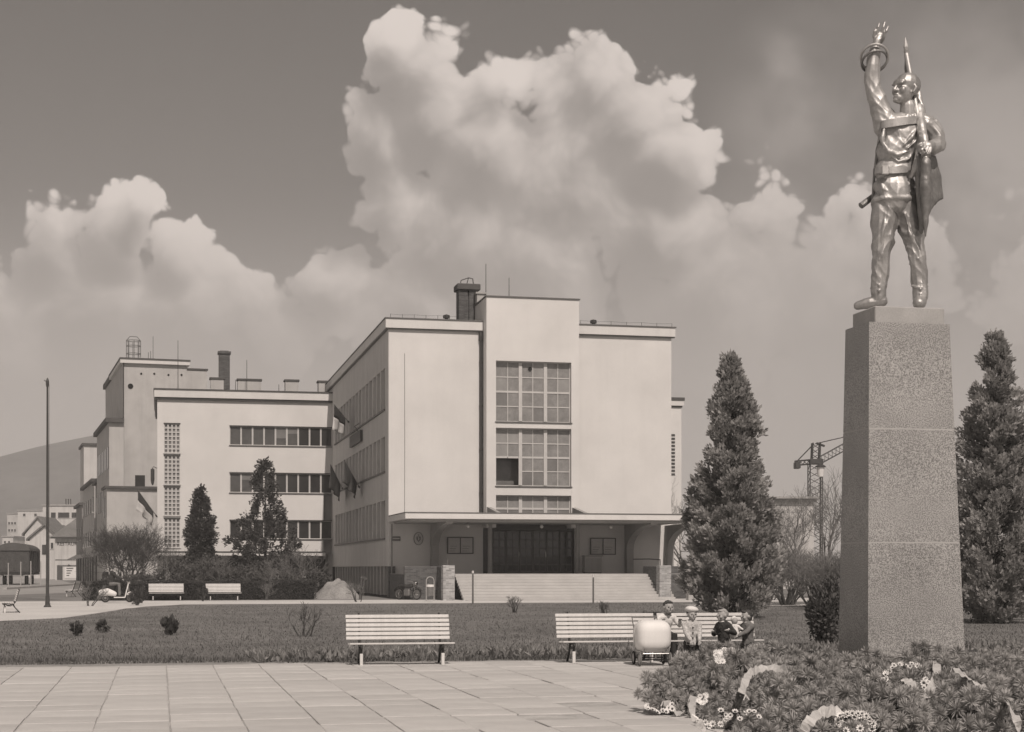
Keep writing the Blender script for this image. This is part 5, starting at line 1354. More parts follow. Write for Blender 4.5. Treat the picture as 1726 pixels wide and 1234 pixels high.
# ================================================================ pedestal and statue
def remesh(mb, voxel, it=4, name='body', noise=None):
    me = mb.mesh('tmp'); t = bpy.data.objects.new('tmp', me); COL.objects.link(t)
    md = t.modifiers.new('r', 'REMESH'); md.mode = 'VOXEL'; md.voxel_size = voxel; md.use_smooth_shade = True
    if it:
        sm = t.modifiers.new('s', 'SMOOTH'); sm.factor = .5; sm.iterations = it
    me2 = bpy.data.meshes.new_from_object(t.evaluated_get(bpy.context.evaluated_depsgraph_get()))
    bpy.data.objects.remove(t); bpy.data.meshes.remove(me)
    me2.name = name; me2.materials.clear(); me2.polygons.foreach_set('use_smooth', [True]*len(me2.polygons))
    if noise:
        amp, fr = noise[:2]
        V = np.empty(len(me2.vertices)*3); me2.vertices.foreach_get('co', V); V = V.reshape(-1, 3)
        Nn = np.empty(len(me2.vertices)*3); me2.vertices.foreach_get('normal', Nn); Nn = Nn.reshape(-1, 3)
        def rg(u): return 1-2*np.abs(np.sin(u))          # sharp creases between soft swells
        x, y, z = V[:, 0]*fr, V[:, 1]*fr, V[:, 2]*fr
        wx = 1.3*np.sin(.23*z+.4*x)+.8*np.sin(.51*y+.31*z); wz = 1.2*np.sin(.37*x+.21*y)+.7*np.sin(.27*z)
        q = .6*rg(.36*x+.22*z+wx)+.6*rg(.31*z-.30*x+.2*y+wz)+.3*rg(.8*z+.5*x+wx*1.4)
        mk = noise[2](V) if len(noise) > 2 else 1.0
        me2.vertices.foreach_set('co', (V+Nn*(amp*q*mk)[:, None]).ravel()); me2.update()
    return me2
# pedestal corners from the photograph
c0 = atD(1463, 1115, 25.0); PY0 = c0[1]; PZ0 = c0[2]
PYT = PY0+.06
b_l, b_r = c0[0], onY(1627, 1116, PY0)[0]; b_b = onX(1413, 1100, b_l)[1]
t_l, t_r = onY(1465, 543, PYT)[0], onY(1600.5, 546, PYT)[0]; t_b = onX(1425, 557, t_l)[1]; PZT = onY(1530, 544.5, PYT)[2]
ped = thing('monument_pedestal', ((b_l+b_r)/2, (PY0+b_b)/2, 0), 'tall tapering speckled granite pedestal under the bronze soldier', 'pedestal')
ox, oy = ped.location.x, ped.location.y
def frust(z0, z1, g=0.0):
    def lv(z):
        s = (z-PZ0)/(PZT-PZ0); L = lambda a, b: a+(b-a)*s
        return (L(b_l, t_l)+g-ox, L(b_r, t_r)-g-ox, L(PY0, PYT)+g-oy, L(b_b, t_b)-g-oy)
    a, b = lv(z0), lv(z1); m = MB()
    m.add([(a[0], a[2], z0), (a[1], a[2], z0), (a[1], a[3], z0), (a[0], a[3], z0), (b[0], b[2], z1), (b[1], b[2], z1), (b[1], b[3], z1), (b[0], b[3], z1)],
          [(0, 3, 2, 1), (4, 5, 6, 7), (0, 1, 5, 4), (1, 2, 6, 5), (2, 3, 7, 6), (3, 0, 4, 7)])
    return m
zj = [PZ0, onY(1530, 914.5, PY0+.02)[2], onY(1530, 723, PY0+.045)[2], PZT]
for i in range(3):
    frust(zj[i]+(.012 if i else 0), zj[i+1]-(.012 if i < 2 else 0)).build('granite_block', M['granite'], ped)
    if i: frust(zj[i]-.012, zj[i]+.012, .003).build('mortar_joint', M['mortar_line'], ped)
m = MB(); m.box(b_l+.06-ox, b_r-.06-ox, PY0+.06-oy, b_b-.06-oy, 0, PZ0); m.build('base_course', M['granite_cap'], ped)
# plinth of the statue
p_l, p_r = onY(1475, 517, PYT+.1)[0], onY(1592, 519, PYT+.1)[0]; p_b = onX(1437, 527, p_l)[1]; SZ = onY(1530, 517.5, PYT+.1)[2]
m = MB(); m.bbox(p_l-ox, p_r-ox, PYT+.1-oy, p_b-oy, PZT, SZ, .015); m.build('plinth', M['granite_cap'], ped)

DS = 25.92
sc0 = atD(1515, 517, DS)
stat = thing('soldier_statue', (sc0[0], sc0[1], SZ), 'large bronze statue of a bareheaded soldier raising one arm and holding a furled flag', 'statue', None, -YAW)
def P(px, py, dy=0.0):
    d = DS+dy; u0 = (1515-CXP)*DS/FPX
    return Vector(((px-CXP)*d/FPX-u0, dy, EYE+(HOR-py)*d/FPX-SZ))
def r_(px): return px*DS/FPX
FOOTZ = 0.0
# ---- body: one continuous figure
S = MB()
# torso (tunic) built from flattened ellipsoids
def slab(px, py, dy, wpx, dpx, hpx, rz=0.0, rx=0.0):
    S.ell(P(px, py, dy), (r_(wpx), r_(dpx), r_(hpx)), Matrix.Rotation(rz, 3, 'Y') @ Matrix.Rotation(rx, 3, 'X'), 18, 12)
TN = MB()
def both(px, py, dy, wpx, dpx, hpx, rz=0.0):
    slab(px, py, dy, wpx-4, dpx-3, hpx-3, rz)
    TN.ell(P(px, py, dy), (r_(wpx), r_(dpx), r_(hpx)), Matrix.Rotation(rz, 3, 'Y'), 18, 12)
both(1519, 228, .02, 39, 27, 38, .03)
both(1513, 212, .03, 34, 24, 20)
both(1543, 212, .04, 24, 22, 18)
both(1512, 256, .0, 36.5, 27, 36)
both(1508, 288, .0, 33.5, 26, 34)
both(1507, 314, .0, 36, 27, 24)
TN.limb([P(1506, 314, .01), P(1506, 338, .01)], [r_(32), r_(31.5)], 16)
S.limb([P(1497, 212, .05), P(1540, 208, .05), P(1562, 212, .06)], [r_(17), r_(18), r_(15)])
TN.limb([P(1490, 213, .05), P(1540, 207, .05), P(1566, 213, .06)], [r_(19), r_(20), r_(18)])
TN.torus(P(1506, 339, .01), r_(30), r_(5.0), Matrix.Diagonal((1.08, .92, 1.0)), 36, 8)
slab(1507, 345, .02, 31, 24, 26)
# neck and head
S.limb([P(1531, 205, .02), P(1530, 178, .0)], [r_(15), r_(13)])
HC = P(1527, 149, -.02)
hd = Matrix.Rotation(R(-62), 3, 'Z')              # the face looks to the left of the picture
HS = r_(1.0)
def H(x, y, z):                                    # head space: -y is the face, in photo pixels
    return HC + Matrix.Rotation(R(7), 3, 'Y') @ (hd @ Vector((x*HS, y*HS, z*HS)))
def hell(x, y, z, a, b, c): S.ell(H(x, y, z), (a*HS, b*HS, c*HS), Matrix.Rotation(R(7), 3, 'Y') @ hd, 14, 10)
hell(0, 4, 7, 19, 23, 20); hell(0, -4, -8, 15.5, 17, 21); hell(0, -12, -20, 10, 10, 9); hell(0, -15, 6, 14, 8, 7)
hell(0, -19.5, 2.5, 14, 4, 2.6)                      # brow
S.limb([H(0, -20, 0), H(0, -24.5, -8.5)], [HS*2.6, HS*3.8]); hell(3, -21.5, -9, 2.4, 3, 2); hell(-3, -21.5, -9, 2.4, 3, 2)
hell(0, -20, -15.2, 5.5, 3.2, 1.7); hell(0, -19.5, -18.8, 4.8, 3.0, 1.9); hell(0, -19, -25, 5, 4, 4)
hell(10, -14, -8, 5, 5, 6); hell(-10, -14, -8, 5, 5, 6)
for s in (-1, 1):
    S.limb([H(s*17, 3, 3), H(s*19, 5.5, -1), H(s*17.5, 2, -9)], [HS*2.6, HS*3.2, HS*2.4])
# collar
for a in range(14):
    t = 2*PI*a/14; q = P(1530, 198, .02)+Vector((math.cos(t)*r_(19), math.sin(t)*r_(15), math.sin(t)*r_(2))); TN.ell(q, r_(4.6), None, 8, 6)
# raised arm
S.limb([P(1492, 213, .05), P(1483, 188, .04), P(1470, 148, .02)], [r_(16), r_(13), r_(11)])
TN.limb([P(1495, 214, .05), P(1485, 190, .04), P(1471, 148, .02), P(1470.5, 122, .0), P(1474, 88, -.02)], [r_(23), r_(18), r_(14.5), r_(14), r_(10.5)], 12)
TN.limb([P(1490, 205, .04), P(1500, 192, .05)], [r_(13), r_(9)])
TN.limb([P(1564, 212, .06), P(1576, 229, .06), P(1581, 243, .02)], [r_(18), r_(16.5), r_(14)], 12); TN.limb([P(1581, 243, .02), P(1575, 247, -.2), P(1570, 247, -.33)], [r_(15), r_(13.5), r_(10.5)], 12)
S.limb([P(1484, 200, .04), P(1496, 190, .05)], [r_(12), r_(10)])
S.limb([P(1469.5, 150, .02), P(1471, 120, .0), P(1475, 82, -.02)], [r_(13), r_(12.5), r_(9)])
S.limb([P(1478, 146, .02), P(1481, 110, .0)], [r_(4), r_(4)])
# raised hand: palm and five bent fingers, opened to the right
S.limb([P(1476, 80, -.02), P(1479, 70, -.02), P(1483, 62, .0)], [r_(7.5), r_(7.5), r_(7)])
S.ell(P(1481, 66, -.01), (r_(9.5), r_(4.5), r_(9)), Matrix.Rotation(R(25), 3, 'Y'), 12, 8)
for (a, b, c) in (((1473, 62), (1474.5, 53), (1476, 49)), ((1479, 58), (1480, 46), (1482, 40)), ((1485, 57), (1489, 46), (1491.5, 37.5)), ((1488, 60), (1494, 52), (1497, 45))):
    S.limb([P(*a, -.02), P(*b, -.05), P(*c, -.02)], [r_(2.9), r_(2.7), r_(2.2)], 8)
S.limb([P(1486, 70, -.06), P(1490, 62, -.14), P(1490, 54, -.17)], [r_(3.2), r_(3.0), r_(2.5)], 8)
# left arm: down to the elbow, forearm forward to the staff
S.limb([P(1563, 212, .06), P(1574, 228, .06), P(1580, 243, .02)], [r_(16), r_(14.5), r_(12.5)])
S.limb([P(1580, 243, .02), P(1573, 247, -.22), P(1567, 247, -.40)], [r_(13.5), r_(11.5), r_(8.5)])
S.ell(P(1564, 247, -.46), (r_(9), r_(7), r_(8)), None, 12, 8)
for k, (a, b, c) in enumerate((((1558, 243), (1552, 247), (1550, 255)), ((1560, 246), (1554, 253), (1555, 262)), ((1564, 249), (1560, 258), (1562, 266)), ((1569, 250), (1567, 259), (1568, 266)))):
    S.limb([P(*a, -.50), P(*b, -.56), P(*c, -.50)], [r_(2.9), r_(2.8), r_(2.2)], 8)
S.limb([P(1562, 240, -.46), P(1553, 240, -.50), P(1549, 245, -.50)], [r_(3.2), r_(3.0), r_(2.5)], 8)
# legs
S.limb([P(1494, 335, .03), P(1491, 372, .02), P(1488, 408, .0), P(1485, 428, -.02)], [r_(25), r_(23.5), r_(19), r_(16.5)])
S.limb([P(1485, 428, -.02), P(1484.5, 452, .0), P(1482, 478, .02), P(1480, 496, .03)], [r_(16.5), r_(15.5), r_(14), r_(12.5)])
S.limb([P(1526, 335, .03), P(1533, 372, .02), P(1541, 408, -.04), P(1545, 426, -.08)], [r_(25), r_(22.5), r_(18), r_(15.5)])
S.limb([P(1545, 426, -.08), P(1549, 452, -.08), P(1551, 478, -.08), P(1551, 494, -.1)], [r_(15.5), r_(15), r_(13.5), r_(12.5)])
# boots
S.limb([P(1481, 490, .03), P(1481, 505, .04)], [r_(13), r_(12.5)]); S.limb([P(1486, 508, .03), P(1466, 511, .06), P(1446, 515, .12)], [r_(11), r_(10.5), r_(8)])
S.limb([P(1551, 490, -.1), P(1551, 503, -.12)], [r_(13.5), r_(13)]); S.limb([P(1551, 509, -.05), P(1550, 510, -.20), P(1549, 511, -.30)], [r_(11.5), r_(12), r_(10)])
# wrinkles of trousers, boots and tunic
def ridge(pts, r, dy=0.0):
    (TN if pts[0][1] < 330 else S).limb([P(x, y, z+(.0 if y < 330 else .02)) for x, y, z in pts], [r_(r*.45)]+[r_(r)]*(len(pts)-2)+[r_(r*.45)] if len(pts) > 2 else [r_(r*.8)]*2, 8)
ridge([(1471, 425, -.02), (1482, 438, -.15), (1500, 432, -.10)], 3.4); ridge([(1470, 440, .0), (1484, 446, -.14), (1499, 440, -.1)], 2.8)
ridge([(1493, 350, -.20), (1489, 390, -.19), (1485, 420, -.16)], 3.6); ridge([(1508, 360, -.15), (1500, 395, -.17), (1494, 425, -.14)], 3.0)
ridge([(1525, 360, -.20), (1535, 395, -.20), (1543, 418, -.20)], 3.6); ridge([(1532, 432, -.14), (1546, 437, -.22), (1560, 430, -.14)], 3.4); ridge([(1533, 445, -.14), (1548, 450, -.20), (1563, 444, -.14)], 2.8)
ridge([(1468, 486, .02), (1481, 491, -.12), (1494, 484, .0)], 3.6); ridge([(1469, 478, .02), (1481, 481, -.13), (1494, 474, .0)], 2.8)
ridge([(1537, 482, -.14), (1551, 488, -.24), (1564, 482, -.14)], 4.2); ridge([(1538, 494, -.14), (1551, 497, -.25), (1564, 493, -.14)], 3.2)
ridge([(1487, 236, -.20), (1497, 254, -.26), (1512, 262, -.27), (1530, 255, -.24)], 3.6)
ridge([(1490, 218, -.20), (1487, 234, -.2), (1490, 250, -.22)], 3.4)
ridge([(1547, 215, -.18), (1536, 232, -.25), (1522, 246, -.27)], 3.4)
ridge([(1500, 262, -.24), (1514, 272, -.25), (1532, 268, -.22), (1538, 258, -.2)], 3.2)
ridge([(1545, 236, -.22), (1530, 250, -.26)], 2.6)
ridge([(1482, 302, -.16), (1490, 318, -.22), (1504, 326, -.25), (1522, 322, -.24), (1533, 310, -.2), (1537, 292, -.18)], 2.6)
ridge([(1489, 297, -.2), (1512, 297, -.24), (1530, 290, -.22)], 2.4)
zneck = P(1530, 200).z; zboot = P(1480, 484).z; zwr = P(1475, 92).z
def cloth_mask(V):
    m = np.where(V[:, 2] > zneck, np.where(V[:, 0] < P(1500, 150).x, np.where(V[:, 2] > zwr, 0, .8), 0.0), 1.0)
    m = np.where(V[:, 2] < zboot, .35, m)
    hand = (V[:, 0] > P(1545, 240).x) & (V[:, 1] < -.38) & (V[:, 2] > P(1550, 272).z) & (V[:, 2] < P(1550, 228).z)
    return np.where(hand, 0.0, m)
body = link('body', remesh(S, .0105, 2, 'body', (.015, 20.0, cloth_mask)), M['bronze_dim'], stat)
link('tunic', remesh(TN, .0125, 3, 'tunic', (.014, 20.0, lambda V: np.where(V[:, 2] > zneck-.02, np.where(V[:, 0] < P(1500, 150).x, .8, .2), 1.0))), M['bronze'], stat)
# ---- belt with buckle, chest band, strap, gun
def band(pts, w, t, name, m=None):
    b = MB()
    K = [P(*q) for q in pts]; pts = []
    for i in range(len(K)-1):
        p0, p1, p2, p3 = K[max(0, i-1)], K[i], K[i+1], K[min(len(K)-1, i+2)]
        for k in range(5):
            u = k/5; pts.append(.5*((2*p1)+(p2-p0)*u+(2*p0-5*p1+4*p2-p3)*u*u+(3*p1-p0-3*p2+p3)*u*u*u))
    pts.append(K[-1])
    n = len(pts); V = []
    for a in pts: V += [a+Vector((0, 0, w)), a-Vector((0, 0, w)), a+Vector((0, t, -w)), a+Vector((0, t, w))]
    F = [(4*i+k, 4*i+(k+1) % 4, 4*i+4+(k+1) % 4, 4*i+4+k) for i in range(n-1) for k in range(4)] + [(0, 1, 2, 3), (4*n-4, 4*n-1, 4*n-2, 4*n-3)]
    b.add(V, F)
    return b.build(name, m or M['bronze'], stat)
band([(1474, 287, .02), (1479, 287, -.14), (1489, 287, -.235), (1508, 287, -.285), (1525, 286, -.245), (1536, 285, -.15), (1541, 284, .0)], r_(5), .12, 'belt')
b = MB(); q = P(1492, 287, -.275); b.bbox(q.x-r_(6), q.x+r_(6), q.y-.03, q.y+.03, q.z-r_(7.5), q.z+r_(7.5), .012); b.build('belt_buckle', M['bronze'], stat)
band([(1482, 211, -.06), (1491, 209, -.20), (1510, 206, -.265), (1530, 203, -.255), (1545, 202, -.18)], r_(6.5), .1, 'chest_band')
b = MB(); b.tube([P(1487, 205, -.12), P(1480, 245, -.05), P(1474, 290, .04), P(1471, 335, .08), P(1476, 328, .16)], r_(2.4), 8); b.build('gun_strap', M['bronze_dark'], stat)
b = MB(); p0, p1 = P(1451, 347, .2), P(1490, 318, .34); b.tube([p0, p0.lerp(p1, .5), p1], [r_(5.6), r_(5.2), r_(4.6)], 10); b.tube([p1, P(1545, 262, .45)], [r_(3), r_(2.6)], 8); b.build('gun', M['bronze_dark'], stat)
# broken shackle on the wrist
b = MB(); b.torus(P(1474, 97, -.01), r_(22.5), r_(2.2), Matrix.Rotation(R(-52), 3, 'X') @ Matrix.Rotation(R(6), 3, 'Y'), 32, 8); b.build('shackle', M['bronze'], stat)
b = MB(); b.torus(P(1474, 104, .02), r_(21.5), r_(2.0), Matrix.Rotation(R(-38), 3, 'X') @ Matrix.Rotation(R(-5), 3, 'Y'), 32, 8)
b.build('shackle', M['bronze_dark'], stat)
# flag: staff, spear point, furled cloth, hanging cloth
st0, st1 = P(1527.5, 92, .50), P(1562, 276, -.55)
b = MB(); b.tube([st0, st1], r_(4.2), 10); b.build('flag_staff', M['bronze'], stat)
b = MB(); b.tube([P(1528, 92, .50), P(1527.5, 86, .50)], [r_(3), r_(5)], 10); b.tube([P(1527.5, 86, .50), P(1526.8, 80, .51), P(1525.8, 63, .53)], [r_(2.4), r_(4.4), r_(.6)], 10); b.build('spear_point', M['bronze'], stat)
F_ = MB()
U_ = MB(); U_.limb([P(1527.5, 95, .50), P(1530, 118, .46), P(1538, 150, .38), P(1549, 188, .2)], [r_(3.5), r_(6.5), r_(8.5), r_(8)])
link('furled_cloth', remesh(U_, .013, 3, 'furled_cloth', (.006, 26.0)), M['bronze_dark'], stat)
F_.limb([P(1543, 140, .25), P(1553, 180, .14), P(1557, 200, .10)], [r_(5), r_(6), r_(6)])
F_.limb([P(1548, 182, .05), P(1551, 205, -.14), P(1557, 235, -.38), P(1562, 252, -.47)], [r_(9), r_(8.5), r_(8), r_(7)])
F_.limb([P(1546, 195, -.1), P(1549, 240, -.26), P(1543, 285, -.28), P(1537, 298, -.22)], [r_(3.5), r_(4), r_(6), r_(3)])
link('furled_cloth', remesh(F_, .014, 3, 'furled_cloth', (.006, 26.0)), M['bronze'], stat)
G = MB()
G.limb([P(1561, 272, -.52), P(1560, 310, -.50), P(1560, 350, -.44), P(1560, 398, -.38)], [r_(8.5), r_(9.5), r_(8), r_(2.5)])
for k in range(9):
    t = k/8
    G.limb([P(1548+t*26, 262+t*4, -.30+.42*t), P(1550+t*31, 296, -.30+.46*t), P(1551+t*(35-6*abs(t-.8)), 338-t*4, -.30+.48*t), P(1553+t*(16), 392-t*50, -.30+.42*t)], [r_(5), r_(6), r_(6), r_(4)], 8)
G.limb([P(1545, 280, -.26), P(1550, 330, -.24), P(1556, 385, -.24)], [r_(6), r_(6), r_(4)])
link('hanging_cloth', remesh(G, .016, 3, 'hanging_cloth', (.008, 20.0)), M['bronze_dark'], stat)
# ================================================================ benches
def make_bench(label, paint, group='slatted park benches', white_feet=True):
    """origin on the ground under the seat's middle, facing -y"""
    r = thing('park_bench', (0, 0, 0), label, 'bench', group); L = 1.80
    sl = [(-.30, .375, 0), (-.215, .372, 0), (-.13, .365, 0), (-.045, .36, 0), (.04, .36, 0)]
    for (y, z, a) in sl:
        b = MB(); b.bbox(-L/2, L/2, -.033, .033, -.014, .014, .005); o = b.build('seat_slat', M[paint], r); o.location = (random.uniform(-.004, .004), y, z); o.rotation_euler.x = R(-3)
    for k in range(6):
        z = .455+k*.074; y = .115+k*.021
        b = MB(); b.bbox(-L/2-.03, L/2-.03, -.013, .013, -.029, .029, .005); o = b.build('back_slat', M[paint], r); o.location = (random.uniform(-.004, .004), y, z); o.rotation_euler.x = R(-15)
    for s in (-1, 1):
        x = s*(L/2-.20)
        f = MB(); f.tube([(x, -.33, .30), (x, -.31, .345), (x, -.1, .335), (x, .06, .33), (x, .12, .40), (x, .20, .66), (x, .265, .86), (x, .275, .88)], [.018, .02, .02, .024, .022, .02, .018, .016], 8)
        f.tube([(x, .04, .33), (x, .10, .20), (x, .26, .02), (x, .29, .0)], [.022, .02, .022, .026], 8)
        f.tube([(x, -.26, .34), (x, -.17, .26), (x, -.06, .25), (x, .06, .31)], .015, 8)
        f.build('end_frame', M['iron'], r)
        g = MB(); g.tube([(x, -.28, .335), (x, -.24, .20)], [.022, .022], 8); g.build('leg', M['iron'], r)
        g = MB(); g.bbox(x-.026, x+.026, -.29, -.225, 0, .205, .006); g.build('leg', M['bench_white'] if white_feet else M['iron'], r)
    return r
def put(o, p, rz=0.0): o.location = p; o.rotation_euler.z = rz; return o
q0, q1 = gnd(614, 1125), gnd(744, 1125)
ymid = (q0[1]+q1[1])/2+.26
bench = put(make_bench('slatted white park bench standing alone at the lawn edge near left of centre', 'bench_paint'), ((q0[0]+q1[0])/2, ymid, .035), R(-2.0))
def bcopy(label, p, rz=0.0, paint=None):
    o = copy_tree(bench); o['label'] = label; put(o, p, rz)
    if paint:
        for c in o.children:
            if 'slat' in c.name:
                c.data = c.data.copy(); c.data.materials[0] = M[paint]
    return o
bx = onY(960, 1100, ymid)[0]-.19+.9
bcopy('slatted white park bench with the pram in front of it', (bx, ymid-.06, .035), R(-2.0))
bcopy('slatted white park bench behind the standing children', (bx+1.86, ymid-.13, .035), R(-2.0))
q = gnd(281, 1012); bcopy('small white bench before the hedge, left of the two', (q[0], q[1]-.3, .02), R(0), 'bench_white')
q = gnd(377, 1012); bcopy('small white bench before the hedge, right of the two', (q[0], q[1]-.3, .02), R(0), 'bench_white')
q = gnd(16, 1034); bcopy('bench seen end-on at the left picture edge', (q[0], q[1]+.9, .02), R(-84), 'bench_white')
q = gnd(130, 1006); bcopy('bench seen end-on at the left end of the hedge', (q[0]-.2, q[1]+.3, .02), R(-100), 'bench_white')
q = gnd(1704, 1047); bcopy('dark slatted bench at the right edge behind the pedestal', (q[0], q[1], .03), R(0), 'iron')

# ================================================================ street things by the porch
q = gnd(725, 1014)
bn = thing('waste_bin', q, 'round-topped waste basket in a tubular hoop left of the steps', 'bin')
w = .20; h = 1.25
b = MB(); b.tube([(-w, 0, 0), (-w, 0, h-w)]+[(-w*math.cos(t*PI/8), 0, h-w+w*math.sin(t*PI/8)) for t in range(1, 8)]+[(w, 0, h-w), (w, 0, 0)], .022, 8); b.build('hoop', M['concrete'], bn)
b = MB(); b.lathe([(.14, .28), (.18, .3), (.185, .80), (.16, .80), (.15, .35)], (0, 0, 0), 16); b.build('basket', M['grey_metal'], bn)
b = MB(); b.lathe([(.188, .74), (.195, .75), (.195, .86), (.165, .86), (.165, .78)], (0, 0, 0), 16); b.build('rim', M['petal'], bn)
for px, pyt, pyb, l in ((797, 962, 1019, 'slim pale post at the lawn edge before the left part of the steps'), (1000, 969, 1019, 'slim pale post at the lawn edge before the right part of the steps')):
    q = gnd(px, pyb); z = EYE+(HOR-pyt)*proj(q)[2]/FPX
    f = thing('slim_post', q, l, 'post', 'slim posts at the lawn edge'); b = MB(); b.tube([(0, 0, 0), (0, 0, z-.12)], [.045, .04], 8); b.build('shaft', M['grey_metal'], f); b = MB(); b.tube([(0, 0, z-.12), (0, 0, z)], [.055, .05], 8); b.build('cap', M['fascia'], f)
# dirt mound with stakes
q = gnd(572, 1010)
def mound(X, Y):
    r = np.hypot(X/1.35, Y/1.1); return 1.05*np.clip(1-r**1.7, 0, 1)*(1+.10*np.sin(X*7+Y*3)+.08*np.sin(Y*9-X*5))-.02
mo = grid_sheet('earth_mound', -1.5, 1.5, -1.3, 1.3, 40, 36, mound, M['soil']); mo.location = (q[0], q[1]+1.2, 0); tag(mo, 'heap of loose earth by the side wall of the main building', 'earth heap')
q = gnd(612, 1011)
for k, (dx, lean, hh, l) in enumerate(((0, .14, 1.35, 'upright wooden stake right of the earth heap'), (.18, .22, 1.25, 'leaning wooden stake against the wall by the earth heap'))):
    s = thing('wooden_stake', (q[0]+dx, q[1]+.5+.2*k, 0), l, 'stake', 'stakes beside the earth heap'); b = MB(); b.tube([(-lean, 0, 0), (lean*.2, .0, hh)], [.04, .032], 6); b.build('shaft', M['bark'], s); b = MB(); b.box(-.12+lean*.15, .12+lean*.15, -.015, .015, hh*.86, hh*.92); b.build('cross_piece', M['bark'], s)

def wheel(root, x, z, R0, m_t='rubber', y=0.0):
    t = MB(); t.torus((x, y, z), R0-.045, .045, Matrix.Rotation(PI/2, 3, 'X'), 28, 8); o = t.build('wheel', M[m_t], root, True)
    r = MB(); r.torus((x, y, z), R0-.085, .018, Matrix.Rotation(PI/2, 3, 'X'), 24, 6)
    for k in range(10):
        a = 2*PI*k/10; r.tube([(x, y, z), (x+(R0-.09)*math.cos(a), y, z+(R0-.09)*math.sin(a))], .006, 4)
    r.lathe([(.05, -.05), (.05, .05)], (x, y, z), 10, 'y'); r.build('rim', M['chrome'], o)
def motorcycle(loc, rz, label):
    r = thing('motorcycle', loc, label, 'motorcycle', None, rz)
    wheel(r, -.62, .31, .31); wheel(r, .62, .31, .31)
    b = MB(); b.limb([(-.10, 0, .72), (.25, 0, .76)], [.11, .13]); link('tank', remesh(b, .02, 2, 'tank'), M['dark_metal'], r)
    b = MB(); b.limb([(-.62, 0, .72), (-.2, 0, .74)], [.09, .10]); link('saddle', remesh(b, .02, 2, 'saddle'), M['rubber'], r)
    b = MB(); b.tube([(.62, 0, .31), (.45, 0, .95)], .03, 8); b.tube([(.62, .09, .31), (.45, .09, .95)], .02, 8); b.tube([(.62, -.09, .31), (.45, -.09, .95)], .02, 8); b.build('fork', M['chrome'], r)
    b = MB(); b.tube([(.36, -.36, 1.0), (.44, -.12, .98), (.44, .12, .98), (.36, .36, 1.0)], .016, 8); b.build('handlebar', M['chrome'], r)
    b = MB(); b.lathe([(.04, -.10), (.09, -.04), (.10, .05), (.085, .07)], (.56, 0, .86), 14, 'x'); b.build('headlamp', M['chrome'], r)
    b = MB(); b.bbox(-.22, .18, -.12, .12, .22, .55, .04); b.tube([(0, .13, .3), (-.8, .16, .26)], .04, 8); b.build('engine', M['grey_metal'], r)
    b = MB(); b.tube([(.4, 0, .88), (.15, 0, .55), (-.2, 0, .25), (-.62, 0, .31), (-.3, 0, .66), (.35, 0, .8)], .022, 8); b.build('frame', M['dark_metal'], r)
    for x in (-.62, .62):
        b = MB()
        for s in range(7):
            a0, a1 = PI*.15+s*PI*.7/7, PI*.15+(s+1)*PI*.7/7
            for ra, rb in ((.36, .375),):
                V = [(x+rr*math.cos(a), yy, .31+rr*math.sin(a)) for a in (a0, a1) for rr in (ra, rb) for yy in (-.06, .06)]
                b.add(V, [(0, 1, 3, 2), (4, 6, 7, 5), (0, 4, 5, 1), (2, 3, 7, 6), (0, 2, 6, 4), (1, 5, 7, 3)])
        b.build('mudguard', M['dark_metal'], r)
    return r
q = gnd(690, 1012); motorcycle((q[0], q[1]+.5, .016), R(-50), 'dark motorcycle parked in the shade left of the steps')

